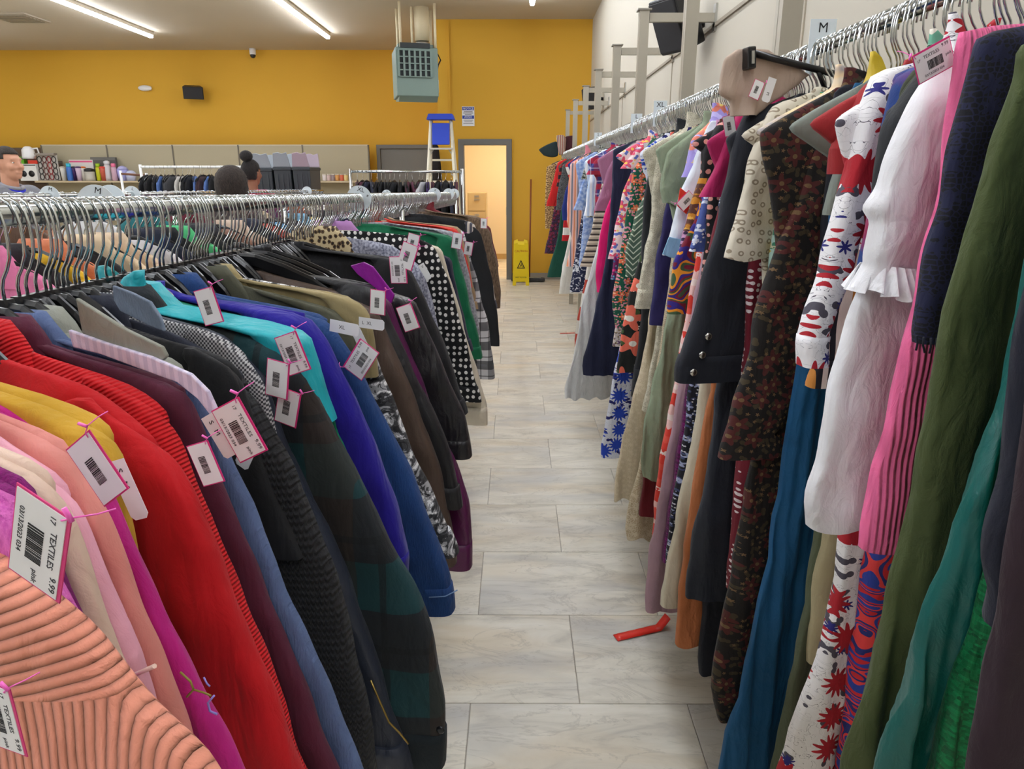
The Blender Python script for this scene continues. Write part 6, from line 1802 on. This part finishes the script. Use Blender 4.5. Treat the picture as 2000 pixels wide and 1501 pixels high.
e, w, h_, d = boxed(46, 80, 320, P((228, 226, 222)), 'appliance_box', 'white product box with two black pictures on the shelf', 'box', SHY - .02)
for k_ in (-.25, .2):
    MB().lathe([(0.055, 0), (0.055, 0.003)], (0, 0, 0), 16).build('printed_picture', M_BLACK, e).matrix_local = Matrix.Translation((k_ * w, -d / 2 - .004, h_ * .42)) @ Matrix.Rotation(math.pi / 2, 4, 'X')
# white kettle-like appliance on top of the box stack
za = float(atY(66, 320, SHY)[2])
boxed(64, 82, 312, P((214, 60, 40)), 'red_box', 'small red box standing on the white product box', 'box', SHY, .1, z0=za + .002)
X = float(atY(66, 310, SHY + .12)[0])
e = empty('white_jug', (X, SHY + .0, za + 0.09)); tag(e, 'white plastic jug with handle on top of the boxes', 'jug', 'goods on the beige shelf')
MB().lathe([(0.1, 0), (0.11, 0.03), (0.1, 0.15), (0.06, 0.2), (0.03, 0.21)], (0, 0, 0), 18).build('vessel', M_WHITE, e)
MB().tube([(0.08, 0, 0.17), (0.17, 0, 0.18), (0.19, 0, 0.1), (0.1, 0, 0.05)], 0.014).build('handle', M_WHITE, e)
boxed(43, 56, 306, P((110, 190, 40)), 'green_box', 'lime green box behind the man and white box', 'box', SHY + .1, .08)
# rack of hanging rings
Xa, Xb = float(atY(82, 350, SHY)[0]), float(atY(120, 350, SHY)[0])
zt = float(atY(100, 301, SHY)[2]) - SHZ
e = empty('ring_stand', ((Xa + Xb) / 2, SHY - .08, SHZ)); tag(e, 'display stand hung with rows of dark and red rings on the shelf', 'display stand', 'goods on the beige shelf')
MB().box((0, 0.03, zt), (Xb - Xa, 0.1, 0.03)).build('header', P((150, 140, 130)), e); MB().box((0, 0.06, zt / 2), (Xb - Xa, 0.012, zt)).build('back', P((214, 208, 200)), e)
MB().box((0, 0.03, 0.008), (Xb - Xa, 0.12, 0.016)).build('base', P((150, 140, 130)), e)
rm = MB().tube([(0.036 * math.cos(w), 0, 0.05 * math.sin(w)) for w in [2 * math.pi * i / 16 for i in range(17)]], 0.008, 6)
rms = [rm.mesh('ring', P((40, 34, 32))), rm.mesh('ring', P((150, 24, 30))), rm.mesh('ring', P((96, 50, 44)))]
for i in range(4):
    for j in range(4):
        o = mesh_obj('ring', rms[(i * 2 + j * 3) % 3], None, e); o.location = (-(Xb - Xa) * .37 + i * (Xb - Xa) * .245, 0.03, zt - 0.09 - j * 0.1)
bot = [(0.04, 0), (0.045, 0.02), (0.045, 0.2), (0.035, 0.24)]; bcap = [(0.037, 0.24), (0.037, 0.29), (0.03, 0.3)]
tum = [(0.035, 0), (0.045, 0.18), (0.048, 0.22)]; tcap = [(0.049, 0.22), (0.049, 0.24), (0.02, 0.25)]
items = [(126, tum, (226, 222, 214), tcap, (210, 200, 190), 'white tumbler beside the ring stand'), (138, bot, (60, 110, 190), bcap, (60, 190, 220), 'blue bottle with aqua cap on the shelf'),
         (147, tum, (70, 40, 100), tcap, (40, 40, 60), 'purple tumbler on the shelf'), (156, tum, (216, 190, 214), tcap, (90, 60, 110), 'pale lilac tumbler with purple lid'), (165, tum, (230, 226, 216), tcap, (232, 120, 40), 'white cup with orange lid on the shelf'),
         (177, [(0.075, 0), (0.08, 0.03), (0.08, 0.16)], (190, 184, 172), [(0.083, 0.16), (0.083, 0.2), (0.03, 0.22)], (34, 34, 36), 'silver canister with black lid on the shelf'),
         (195, bot, (206, 206, 30), bcap, (150, 190, 40), 'bright yellow bottle on the shelf'), (203, tum, (196, 90, 70), tcap, (220, 70, 60), 'coral red tumbler behind the yellow bottle'),
         (213, [(0.06, 0), (0.065, 0.05), (0.06, 0.24), (0.04, 0.28)], (206, 200, 204), [(0.045, 0.28), (0.05, 0.33), (0.02, 0.35)], (220, 220, 226), 'clear ribbed jar with white lid on the shelf'),
         (225, bot, (196, 160, 176), bcap, (240, 120, 160), 'dusty pink bottle with pink cap'), (242, [(0.07, 0), (0.09, 0.1), (0.09, 0.2)], (170, 170, 226), [(0.092, 0.2), (0.06, 0.24), (0.02, 0.26)], (186, 186, 236), 'lavender basket jar with pale lid'),
         (257, [(0.07, 0), (0.08, 0.1), (0.08, 0.14)], (190, 196, 226), [(0.08, 0.14), (0.05, 0.17), (0.02, 0.18)], (200, 206, 236), 'pale blue jar beside the lavender basket')]
for i, (px, pr, c_, cp, cc, lb) in enumerate(items):
    stand(px, 0, [(r_ * 1.05, z_) for r_, z_ in pr], P(c_), 'bottle' if 'bottle' in lb else ('jar' if 'jar' in lb else 'tumbler'), lb, 'container', SHY - (0.06 if i % 2 else 0.0), [(r_ * 1.05, z_) for r_, z_ in cp], P(cc))
boxed(142, 188, 312, P((226, 220, 216)), 'gift_box', 'long white box with pink trim behind the tumblers', 'box', SHY + .12, .06, parts=P((230, 90, 140)))
boxed(184, 233, 307, P((92, 88, 86)), 'grey_box', 'dark grey box at the back of the shelf', 'box', SHY + .13, .05)
boxed(113, 127, 314, P((110, 92, 80)), 'photo_frame', 'small brown framed picture behind the ring stand', 'frame', SHY + .13, .03)
cn = [(612, (206, 200, 190), 'clear glass candle jar, leftmost of the row'), (622, (196, 190, 176), 'grey-cream candle jar second in the row'), (634, (226, 216, 214), 'tall white candle jar third in the row'), (643, (206, 180, 176), 'blush candle jar fourth in the row'), (651, (150, 130, 132), 'mauve candle jar fifth in the row'),
      (659, (220, 160, 90), 'amber orange candle jar on the shelf'), (668, (210, 100, 70), 'rust red candle jar on the shelf'), (676, (220, 196, 130), 'honey yellow candle jar, rightmost of the row')]
for px, c_, lb in cn:
    stand(px, 0, [(0.036, 0), (0.038, 0.01), (0.038, 0.1)], P(c_), 'candle_jar', lb, 'candle', SHY, [(0.039, 0.1), (0.039, 0.12)], P((214, 206, 190)))
